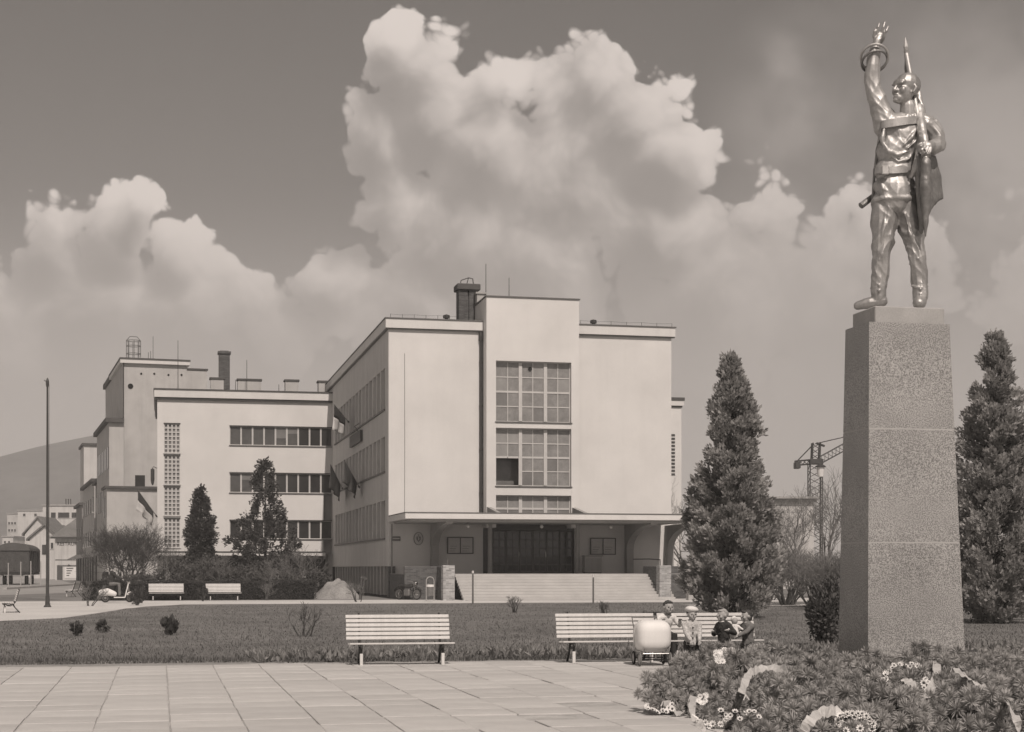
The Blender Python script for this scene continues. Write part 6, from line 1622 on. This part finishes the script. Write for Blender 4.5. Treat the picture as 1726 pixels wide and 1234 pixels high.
# ================================================================ people
def person(loc, rz, Ht, label, top, legs, hair, hands, group=None, sit=None, lean=0.0, head_turn=0.0, hat=None, skirt=False, feet=None, voxel=.008, head_fr=.19, sleeve=True, hair_long=False, tilt=0.0):
    """faces -y. hands: two points (local). sit: seat height or None."""
    r = thing('person', loc, label, 'person', group, rz)
    hh = Ht*head_fr; hr = hh/2
    legL = Ht*(.44 if head_fr > .16 else .48)
    hipz = legL if sit is None else sit+.07*Ht
    torso = Ht-hh-legL-.03*Ht
    hip = Vector((0, 0, hipz)); sh = hip+Vector((0, -math.sin(lean)*torso, math.cos(lean)*torso))
    neck = sh+Vector((0, -math.sin(lean)*.04*Ht, .03*Ht)); hc = neck+Vector((0, -.02*Ht-math.sin(lean)*hr*.7, hr*.95))
    sw = Ht*.115 if head_fr > .16 else Ht*.118; hw = Ht*.06
    B = MB(); J = MB(); T = MB()
    rt = Matrix.Rotation(head_turn, 3, 'Z') @ Matrix.Rotation(tilt, 3, 'X')
    def Hp(x, y, z): return hc+rt @ Vector((x*hr, y*hr, z*hr))
    B.ell(Hp(0, .12, .12), (hr*.78, hr*.92, hr*.86), rt); B.ell(Hp(0, -.15, -.4), (hr*.6, hr*.66, hr*.62), rt)
    B.limb([Hp(0, -.86, .05), Hp(0, -.98, -.14)], [hr*.09, hr*.13], 8); B.ell(Hp(0, -.72, -.52), (hr*.24, hr*.12, hr*.07), rt, 8, 6); B.ell(Hp(0, -.68, -.74), (hr*.22, hr*.16, hr*.16), rt, 8, 6)
    for s in (-1, 1):
        B.ell(Hp(s*.80, .08, -.08), (hr*.10, hr*.18, hr*.24), rt, 8, 6); B.ell(Hp(s*.38, -.52, -.28), (hr*.28, hr*.26, hr*.28), rt, 8, 6)
    B.limb([sh+Vector((0, 0, -.02)), neck+Vector((0, 0, .03*Ht))], [Ht*.045, Ht*.04])
    mid = hip.lerp(sh, .5)
    for X, g in ((B, 0.0), (J, .014*Ht+.004)):
        X.ell(mid.lerp(sh, .55), (sw*.95+g, Ht*.075+g, torso*.34+g)); X.ell(mid, (sw*.82+g, Ht*.072+g, torso*.4+g)); X.ell(hip.lerp(mid, .3), (sw*.85+g, Ht*.078+g, torso*.33+g))
        X.limb([sh+Vector((-sw*.8, 0, -.035*Ht)), sh+Vector((sw*.8, 0, -.035*Ht))], [Ht*.04+g]*2)
    if skirt: J.limb([hip+Vector((0, 0, .03*Ht)), hip+Vector((0, 0, -.16*Ht))], [Ht*.10, Ht*.145], 12)
    else:
        for k in range(10):
            a = 2*PI*k/10; J.ell(hip+Vector((math.cos(a)*sw*.82, math.sin(a)*Ht*.075, .005*Ht)), Ht*.032, None, 8, 6)
    ua = Ht*.155
    for s, hp in zip((-1, 1), hands):
        a = sh+Vector((s*sw*1.02, 0, -.04*Ht)); hp = Vector(hp); v = hp-a; L = v.length; l2 = ua*2.0
        if L > l2*.99: hp = a+v.normalized()*l2*.99; v = hp-a; L = v.length
        hgt = math.sqrt(max(0, ua*ua-L*L/4)); pole = Vector((s*.6, .5, -.8)); pole = (pole-v.normalized()*pole.dot(v.normalized())).normalized()
        e = a+v*.5+pole*hgt
        B.limb([a, e, hp], [Ht*.033, Ht*.028, Ht*.02]); J.limb([a, e, e.lerp(hp, .86)], [Ht*.046, Ht*.042, Ht*.034])
        fd = (hp-e).normalized(); sd = fd.cross(Vector((0, 0, 1))); sd = sd.normalized() if sd.length > 1e-3 else Vector((1, 0, 0)); nd = sd.cross(fd)
        B.ell(hp+fd*.025*Ht, (Ht*.021, Ht*.021, Ht*.02), None, 8, 6)
        for k, ln in zip((-1.5, -.5, .5, 1.5), (.034, .042, .040, .032)):
            q = hp+fd*.035*Ht+sd*k*.0125*Ht; B.limb([q, q+fd*ln*.5*Ht-nd*.004*Ht, q+fd*ln*.9*Ht-nd*.018*Ht], [Ht*.0058, Ht*.0055, Ht*.0045], 6)
        q = hp+fd*.012*Ht+sd*(-s)*.02*Ht; B.limb([q, q+fd*.02*Ht+sd*(-s)*.016*Ht, q+fd*.035*Ht+sd*(-s)*.014*Ht], [Ht*.0065, Ht*.006, Ht*.005], 6)
    sho = MB()
    for s in (-1, 1):
        h0 = hip+Vector((s*hw, 0, 0))
        if sit is None:
            f = Vector(feet[0 if s < 0 else 1]) if feet else Vector((s*hw*1.1, 0, 0)); k = h0.lerp(f, .5)+Vector((0, -.02*Ht, 0))
        else:
            k = h0+Vector((s*.02, -.24*Ht, .01)); f = Vector((k.x, k.y+.02, 0)) if feet is None else Vector(feet[0 if s < 0 else 1])
        an = f+Vector((0, 0, .045*Ht))
        B.limb([h0, k, an], [Ht*.058, Ht*.042, Ht*.028]); B.limb([an+Vector((0, .01*Ht, -.015*Ht)), an+Vector((0, -.085*Ht, -.028*Ht))], [Ht*.026, Ht*.022])
        if not skirt: T.limb([h0+Vector((0, 0, .01)), k, an+Vector((0, 0, .02*Ht))], [Ht*.073, Ht*.054, Ht*.043])
        else: T.limb([k+Vector((0, 0, .01)), an+Vector((0, 0, .02*Ht))], [Ht*.046, Ht*.033])
        sho.limb([an+Vector((0, .018*Ht, -.018*Ht)), an+Vector((0, -.10*Ht, -.022*Ht))], [Ht*.032, Ht*.026])
    if not skirt: T.ell(hip, (sw*.88, Ht*.083, Ht*.075))
    link('body', remesh(B, voxel, 1), M['skin'], r)
    link('jacket' if not skirt else 'dress', remesh(J, voxel*1.3, 2, 'jacket', (.004, 40)), M[top], r)
    link('trousers' if not skirt else 'stockings', remesh(T, voxel*1.3, 2, 'trousers', (.004, 35)), M[legs], r)
    link('shoes', remesh(sho, voxel, 1, 'shoes'), M['rubber'], r)
    hm = MB(); hm.ell(Hp(0, .26, .26), (hr*.84, hr*.90, hr*.84), rt, 16, 10)
    if hair_long:
        hm.ell(Hp(0, .55, -.2), (hr*.75, hr*.55, hr*.75), rt, 12, 8)
    hm.ell(Hp(0, -.42, .72), (hr*.62, hr*.36, hr*.26), rt, 12, 8)
    link('hair', remesh(hm, voxel, 1, 'hair', (.005, 90)), M[hair], r)
    for s in (-1, 1):
        e = MB(); e.ell(Hp(s*.32, -.78, .0), (hr*.11, hr*.06, hr*.07), rt, 8, 6); e.build('eye', M['ink'], r, True)
    mo_ = MB(); mo_.ell(Hp(0, -.83, -.53), (hr*.2, hr*.05, hr*.035), rt, 8, 6); mo_.build('mouth', M['cloth_mid'], r, True)
    cl = MB(); cl.torus(neck+Vector((0, 0, -.012*Ht)), Ht*.052, Ht*.014, Matrix.Rotation(-lean, 3, 'X'), 16, 6); cl.build('collar', M['cloth_white' if top != 'cloth_white' else 'cloth_pale'], r, True)
    if not skirt and sit is None and head_fr > .16:
        for k in range(3):
            q = hip.lerp(sh, .28+.24*k)+Vector((0, -Ht*.096-math.sin(lean)*.0, 0)); bt_ = MB(); bt_.ell(q, Ht*.013, None, 8, 6); bt_.build('button', M['ink'], r, True)
        hm2 = MB(); hm2.torus(hip+Vector((0, 0, .012*Ht)), Ht*.092, Ht*.016, Matrix.Diagonal((1.12, .95, 1)), 24, 6); hm2.build('hem', M['cloth_dark'], r, True)
    if hat == 'beret':
        b = MB(); b.ell(Hp(.0, .1, .78), (hr*1.12, hr*1.1, hr*.58), rt @ Matrix.Rotation(.12, 3, 'Y'), 18, 10); b.tube([Hp(0, .1, 1.15), Hp(0, .1, 1.3)], hr*.06, 6); b.build('beret', M['cloth_white'], r, True)
    return r
GZ_ = .035
# child on the bench behind the pram
q = onY(1117, 1060, ymid-.12)
person((q[0], ymid-.12, GZ_), R(8), 1.18, 'fair-topped child sitting on the bench leaning over the pram', 'cloth_white', 'cloth_dark', 'hair_dark', ((-.17, -.34, .74), (.17, -.34, .74)), 'children by the bench', .385, .42, R(-4))
dk = 25.6
q = atD(1165, 1085, dk)
person((q[0], q[1], GZ_), R(-4), 1.03, 'child in a white beret and pale patterned coat standing before the bench', 'cloth_coat', 'cloth_dark', 'hair_dark', ((-.05, -.20, .50), (.08, -.20, .50)), 'children by the bench', None, .06, R(6), 'beret')
q = atD(1221, 1085, 25.4)
person((q[0], q[1], GZ_), R(-60), 1.02, 'fair-haired child in dark clothes holding a white doll', 'cloth_dark', 'cloth_dark', 'hair_fair', ((-.06, -.20, .66), (.20, -.15, .68)), 'children by the bench', None, .08, R(-10))
q2 = Vector((q[0], q[1], 0))
dl = thing('doll', (q[0]+.13, q[1]-.10, GZ_+.72), 'white-dressed doll held on the arm of the fair-haired child', 'doll')
b = MB(); b.limb([(0, 0, -.1), (0, 0, .04)], [.085, .05]); b.limb([(-.04, -.02, .03), (-.12, -.05, -.03)], [.025, .018]); b.limb([(.04, -.02, .03), (.11, -.06, -.02)], [.025, .018]); link('dress', remesh(b, .008, 2, 'dress', (.004, 70)), M['cloth_white'], dl)
b = MB(); b.ell((0, -.01, .11), (.05, .052, .06)); b.build('head', M['skin'], dl, True); b = MB(); b.ell((0, .012, .13), (.055, .055, .058)); b.build('bonnet', M['cloth_white'], dl, True)
q = atD(1261, 1085, 25.5)
person((q[0], q[1], GZ_), R(-72), 1.0, 'dark-haired child in a grey jacket turned towards the child with the doll', 'cloth_mid', 'cloth_dark', 'hair_dark', ((-.10, -.30, .60), (.08, -.30, .58)), 'children by the bench', None, .05, R(-8), hair_long=True)
# pram
q = gnd(1103, 1126); pq_ = (q[0], q[1]+.15, GZ_)
pr = thing('pram', pq_, 'big white rounded pram standing before the bench', 'pram', None, R(-6))
def superell(c, r, e=3.6, nu=28, nv=18):
    b = MB(); f = lambda q: math.copysign(abs(q)**(2/e), q); V = []; F = []
    for j in range(nv+1):
        th = -PI/2+PI*j/nv
        for i in range(nu):
            ph = 2*PI*i/nu; V.append((c[0]+r[0]*f(math.cos(th))*f(math.cos(ph)), c[1]+r[1]*f(math.cos(th))*f(math.sin(ph)), c[2]+r[2]*f(math.sin(th))))
    for j in range(nv):
        for i in range(nu): F.append((j*nu+i, j*nu+(i+1) % nu, (j+1)*nu+(i+1) % nu, (j+1)*nu+i))
    b.add(V, F); return b
b = superell((0, -.02, .505), (.305, .36, .275), 3.4); link('body', remesh(b, .014, 3, 'body'), M['pram'], pr)
b = MB(); b.torus((0, -.02, .50), .01, .004, None, 6, 4)
b = MB(); b.tube([(-.306, -.05, .30), (-.306, -.05, .62), (-.24, -.05, .765), (.24, -.05, .765), (.306, -.05, .62), (.306, -.05, .30)], .008, 6); b.build('hood_seam', M['white_frame'], pr)
b = MB(); b.tube([(-.22, -.36, .22), (.22, -.36, .22), (.24, -.2, .24), (.24, .36, .22), (-.24, .36, .22), (-.24, -.2, .24), (-.22, -.36, .22)], .012, 8); b.tube([(-.2, -.34, .22), (-.2, -.34, .30)], .012, 8); b.tube([(.2, -.34, .22), (.2, -.34, .30)], .012, 8); b.tube([(0, -.36, .22), (0, -.36, .15)], .012, 8); b.build('chassis', M['chrome'], pr)
b = MB(); b.tube([(-.22, .38, .5), (-.22, .66, .80), (.22, .66, .80), (.22, .38, .5)], .012, 8); b.build('handle', M['chrome'], pr)
for x in (-.26, .26):
    for y in (-.27, .28):
        t = MB(); t.torus((x, y, .12), .10, .02, Matrix.Rotation(PI/2, 3, 'Y'), 20, 6); o = t.build('wheel', M['rubber'] if y > 0 else M['cloth_mid'], pr, True)
        k = MB(); k.lathe([(.09, -.008), (.09, .008)], (x, y, .12), 14, 'x'); k.build('hub_cap', M['white_frame'], o)
b = MB(); b.tube([(-.26, -.27, .12), (.26, -.27, .12)], .01, 6); b.tube([(-.26, .28, .12), (.26, .28, .12)], .01, 6); b.build('axle', M['iron'], pr)

# motor scooter and rider on the path at the left
q = gnd(197, 1016)
sc = thing('motor_scooter', (q[0], q[1], .016), 'pale motor scooter ridden along the path before the hedge', 'scooter', None, R(4))
wheel(sc, -.55, .22, .22); wheel(sc, .62, .22, .22)
b = MB(); b.limb([(-.72, 0, .48), (-.45, 0, .52), (-.12, 0, .42)], [.17, .2, .13]); link('rear_body', remesh(b, .02, 3, 'rear_body'), M['pram'], sc)
b = MB(); b.bbox(-.15, .38, -.17, .17, .22, .27, .015); b.build('footboard', M['pram'], sc)
b = MB(); b.prism([(.36, .24), (.40, .24), (.56, .92), (.52, .92)], 'y', -.22, .22); b.build('leg_shield', M['pram'], sc)
b = MB(); b.limb([(.52, 0, .40), (.64, 0, .44), (.78, 0, .36)], [.08, .1, .06]); link('front_mudguard', remesh(b, .015, 2, 'front_mudguard'), M['pram'], sc)
b = MB(); b.tube([(.62, 0, .22), (.52, 0, .98)], .03, 8); b.tube([(.46, -.34, 1.04), (.54, 0, 1.0), (.46, .34, 1.04)], .018, 8); b.build('handlebar', M['chrome'], sc)
b = MB(); b.lathe([(.05, -.05), (.08, .02), (.075, .05)], (.58, 0, .98), 12, 'x'); b.build('headlamp', M['chrome'], sc)
b = MB(); b.limb([(-.62, 0, .76), (-.15, 0, .76)], [.1, .11]); link('saddle', remesh(b, .02, 2, 'saddle'), M['rubber'], sc)
person((q[0]-.30, q[1], .016), R(94), 1.68, 'person in dark clothes riding the motor scooter', 'cloth_dark', 'cloth_mid', 'hair_dark', ((-.30, -.66, 1.06), (.30, -.66, 1.06)), None, .78, .2, 0, feet=((-.14, -.42, .27), (.14, -.42, .27)), voxel=.014, head_fr=.135)
q = atD(178, 960, 128); person((q[0], q[1], 0), R(40), 1.68, 'distant person in dark clothes walking beyond the hedge', 'cloth_dark', 'cloth_dark', 'hair_dark', ((-.3, 0, .8), (.3, -.1, .8)), None, None, 0, 0, feet=((-.1, -.25, 0), (.1, .25, 0)), voxel=.016, head_fr=.135)

# ================================================================ wreaths at the foot of the pedestal
rng = np.random.default_rng(11)
def rosettes(C, Nrm, size, per):
    """bursts of needles at the points C opening along Nrm"""
    n = len(C); P0 = np.repeat(C, per, 0); Q = np.repeat(Nrm, per, 0); S_ = np.repeat(size, per)
    d = rand_dirs(len(P0))+Q*.15; d /= np.linalg.norm(d, axis=1)[:, None]
    s = np.cross(d, Q*.6+rand_dirs(len(P0))); s /= np.linalg.norm(s, axis=1)[:, None]
    L = (S_*rng.uniform(.65, 1.15, len(P0)))[:, None]; W = L*.055
    V = np.stack([P0+d*L*.12-s*W*.3, P0+d*L*.6-s*W, P0+d*L, P0+d*L*.6+s*W], 1).reshape(-1, 3)
    return V, np.arange(4*len(P0)).reshape(-1, 4)
def wreath_mesh(i, Rw=.56):
    n = 54; k = np.arange(n); a = k*2.39996+rng.normal(0, .10, n); rr = Rw*np.sqrt((k+.5)/n)+rng.normal(0, .018, n); h = .20*np.sqrt(np.clip(1-(rr/Rw-.5)**2*2.4, 0.05, 1))+rng.uniform(-.06, .06, n)
    C = np.stack([rr*np.cos(a), rr*np.sin(a), h], 1); Nr = np.stack([.7*np.cos(a)*rr/Rw, .7*np.sin(a)*rr/Rw, np.ones(n)], 1); Nr /= np.linalg.norm(Nr, axis=1)[:, None]
    V, F = rosettes(C, Nr, rng.uniform(.085, .11, n), 190)
    me = np_mesh('fir_sprigs', V, F, M['fir']); d = me.data; bpy.data.objects.remove(me); return d
wm = [wreath_mesh(i) for i in range(5)]
bk_ = MB(); bk_.lathe([(.05, .02), (.36, .02), (.40, .05), (.38, .09), (.3, .12), (.05, .11)], (0, 0, 0), 18); bk_m = bk_.mesh('straw_backing', True); bk_m.materials.append(M['fir_dark'])
rows = [('nearest', 15.4, .13, 1330, 1800, .80), ('front', 16.8, .17, 1262, 1790, .80), ('second', 18.3, .18, 1150, 1790, .78), ('third', 20.0, .17, 1166, 1780, .78), ('fourth', 21.8, .11, 1190, 1780, .80), ('back', 23.9, -.02, 1215, 1405, .82), ('pedestal-side', 23.6, .16, 1668, 1790, .9)]
ORD = ['leftmost', 'second from left', 'third from left', 'fourth from left', 'fifth from left', 'sixth from left', 'seventh from left', 'eighth from left']
wreaths = []
rr_ = random.Random(4)
for (nm, d, z, x0, x1, sp) in rows:
    k = 0; px = x0
    while px < x1:
        q = atD(px, 1000, d+rr_.uniform(-.25, .25))
        r = thing('wreath', (q[0], q[1], z+rr_.uniform(-.09, .10)-(.09 if k == 0 else 0)), 'round fir wreath in the %s row of the heap by the pedestal, %s' % (nm, ORD[k]), 'wreath', 'fir wreaths laid at the monument')
        r.rotation_euler = (R(rr_.uniform(16, 40)), R(rr_.uniform(-12, 12) if k else -9), -YAW+R(rr_.uniform(-25, 25)))
        o = link('fir_sprigs', rr_.choice(wm), None, r); o.rotation_euler.z = rr_.uniform(0, 2*PI); s = rr_.uniform(.92, 1.14); o.scale = (s, s, s)
        link('straw_backing', bk_m, None, r)
        wreaths.append((q[0], q[1], z)); px += sp*FPX/d; k += 1
# dark soil of fir branches under the wreaths, so that no paving shows between them
ub = [gnd(1090, 1180), gnd(1230, 1240), gnd(1800, 1245), gnd(1800, 1120), gnd(1640, 1105), gnd(1420, 1105), gnd(1140, 1112)]
m = MB(); n = len(ub); m.v = [(p[0], p[1], .045) for p in ub]+[(p[0]*.97+10.2*.03, p[1]*.97+20*.03, .13) for p in ub]; m.f = [tuple(range(n, 2*n))]+[(i, (i+1) % n, (i+1) % n+n, i+n) for i in range(n)]
o = m.build('fir_litter', M['fir_dark']); tag(o, 'dark bed of fir branches under the wreaths', 'fir branches', kind='stuff')
def heap_z(x, y):
    d = x*SY+y*CY
    return float(np.interp(d, [15.5, 16.5, 17.5, 19, 20.7, 22.5, 24.5], [.36, .47, .54, .58, .60, .56, .48]))
def on_heap(px, py, lift=.0):
    t0 = 14.0
    for i in range(400):
        d = 14+i*.03; p = atD(px, py, d)
        if p[2] < heap_z(p[0], p[1])+lift: return Vector(p)
    return Vector(p)
def ribbon(pix, w, label, lift=.03, twist=.55):
    pts = [on_heap(x, y, lift) for x, y in pix]
    # resample with Catmull-Rom
    Q = []
    for i in range(len(pts)-1):
        p0, p1, p2, p3 = pts[max(0, i-1)], pts[i], pts[i+1], pts[min(len(pts)-1, i+2)]
        for k in range(8):
            t = k/8; Q.append(.5*((2*p1)+(p2-p0)*t+(2*p0-5*p1+4*p2-p3)*t*t+(3*p1-p0-3*p2+p3)*t*t*t))
    Q.append(pts[-1]); root = thing('ribbon', Q[0], label, 'ribbon', 'pale ribbons on the wreaths'); b = MB(); V = []
    for i, p in enumerate(Q):
        t = (Q[min(i+1, len(Q)-1)]-Q[max(0, i-1)]).normalized(); vw = Vector((SY, CY, -.35)).normalized(); s = t.cross(vw).normalized()
        s = Matrix.Rotation(twist*math.sin(i*.45), 3, t) @ s
        p = p+Vector((0, 0, .02+.012*math.sin(i*1.7)))
        V += [p-s*w/2-Q[0], p-Q[0]+vw*(-.006 if i % 3 else .008), p+s*w/2-Q[0]]
    for i in range(len(Q)-1):
        b.f += [(3*i, 3*i+1, 3*i+4, 3*i+3), (3*i+1, 3*i+2, 3*i+5, 3*i+4)]
    b.v = [tuple(v) for v in V]; o = b.build('silk_band', M['ribbon'], root); md = o.modifiers.new('t', 'SOLIDIFY'); md.thickness = .003
    e = MB(); 
    for s in (-1, 1): e.tube([V[0]+Vector((0, 0, .0)), V[0]+Vector((.03*s, -.02, -.05))], .006, 4)
    e.build('fringe', M['ribbon'], root)
ribbon([(1250, 1172), (1257, 1150), (1268, 1136), (1290, 1129), (1326, 1131)], .085, 'pale ribbon curling over the middle of the wreath heap')
ribbon([(1352, 1240), (1368, 1216), (1390, 1204), (1418, 1201)], .10, 'broad pale ribbon at the bottom edge of the picture')
ribbon([(1579, 1116), (1578, 1140), (1570, 1162), (1558, 1175), (1545, 1166), (1532, 1152), (1520, 1148)], .09, 'pale ribbon hanging in a loop before the pedestal')
ribbon([(1610, 1130), (1632, 1147), (1655, 1160), (1676, 1174), (1690, 1172)], .07, 'long pale ribbon running down to the right over the wreaths')
ribbon([(1686, 1170), (1698, 1190), (1712, 1212), (1720, 1236)], .07, 'pale ribbon end in the lower right corner')
ribbon([(1170, 1178), (1166, 1200), (1176, 1222), (1190, 1232)], .07, 'short pale ribbon at the left foot of the wreath heap')
ribbon([(1124, 1186), (1132, 1200), (1150, 1208)], .07, 'short pale ribbon at the left tip of the wreath heap')
def flower_mesh():
    b = MB(); n = 9
    for k in range(n):
        a = 2*PI*k/n; c, s = math.cos(a), math.sin(a); c2, s2 = math.cos(a+.3), math.sin(a+.3); c3, s3 = math.cos(a-.3), math.sin(a-.3)
        b.add([(c*.012, s*.012, .0), (c2*.04, s2*.04, .018), (c*.058, s*.058, .022), (c3*.04, s3*.04, .018)], [(0, 1, 2, 3)])
    me = b.mesh('flower'); me.materials.append(M['petal'])
    e = MB(); e.ell((0, 0, .008), (.019, .019, .014), None, 8, 5); me2 = e.mesh('flower_eye'); me2.materials.append(M['petal_eye']); return me, me2
fm1, fm2 = flower_mesh()
def flowers(pix, label, sc=1.0, eye=True):
    root = None
    for (x, y) in pix:
        p = on_heap(x, y, .09)
        if root is None: root = thing('flower_cluster', p, label, 'flowers', 'white flowers on the wreaths')
        o = link('flower', fm1, None, root); o.location = p-root.location; s = .6*sc*random.uniform(.85, 1.2); o.scale = (s, s, s)
        o.rotation_euler = (R(random.uniform(25, 75)), R(random.uniform(-25, 25)), random.uniform(-.6, .6))
        if eye: link('flower_eye', fm2, None, o)
def ringpts(cx, cy, rx, ry, n, a0=0, a1=2*PI): return [(cx+rx*math.cos(a0+(a1-a0)*k/(n-1))+random.uniform(-3, 3), cy+ry*math.sin(a0+(a1-a0)*k/(n-1))+random.uniform(-3, 3)) for k in range(n)]
flowers(ringpts(1527, 1143, 36, 22, 26, R(150), R(400)), 'arc of white flowers on the wreath right before the pedestal')
flowers(ringpts(1440, 1222, 30, 18, 24, R(170), R(380))+[(1425, 1232), (1450, 1228), (1440, 1210)], 'arc of white flowers low in the heap by the broad ribbon')
flowers([(1212+random.uniform(-7, 7), 1108+random.uniform(-9, 9)) for _ in range(16)]+[(1226+random.uniform(-8, 8), 1100+random.uniform(-6, 6)) for _ in range(10)], 'dense white bunch on the far side of the wreath heap', 1.1, False)
flowers([(1182+random.uniform(-8, 8), 1180+random.uniform(-8, 8)) for _ in range(10)]+ringpts(1200, 1208, 28, 14, 12, 0, PI), 'white blossoms above the short ribbon at the left foot', .9, False)
flowers(ringpts(1112, 1190, 20, 10, 12, 0, PI), 'small white flowers on the left tip of the heap', .8)
flowers([(1215+8*k, 1205+random.uniform(-8, 8)) for k in range(9)], 'string of white flowers along the lower heap edge', .8)
# grass-green fern sprays behind the front flowers

# ================================================================ air
hz_ = MB(); hz_.box(-1150, 1050, -60, 2400, -14, 205)
ho = hz_.build('haze', None); tag(ho, 'thin pale air between the square and the far hill', 'haze', kind='stuff')
hm_ = bpy.data.materials.new('haze'); hm_.use_nodes = True; nt = hm_.node_tree; nt.nodes.clear()
o_ = N(nt, 'ShaderNodeOutputMaterial'); v_ = N(nt, 'ShaderNodeVolumePrincipled', inp={'Density': .0005, 'Anisotropy': -.25})
v_.inputs['Color'].default_value = (1, 1, 1, 1); nt.links.new(v_.outputs[0], o_.inputs['Volume'])
ho.data.materials.clear(); ho.data.materials.append(hm_)
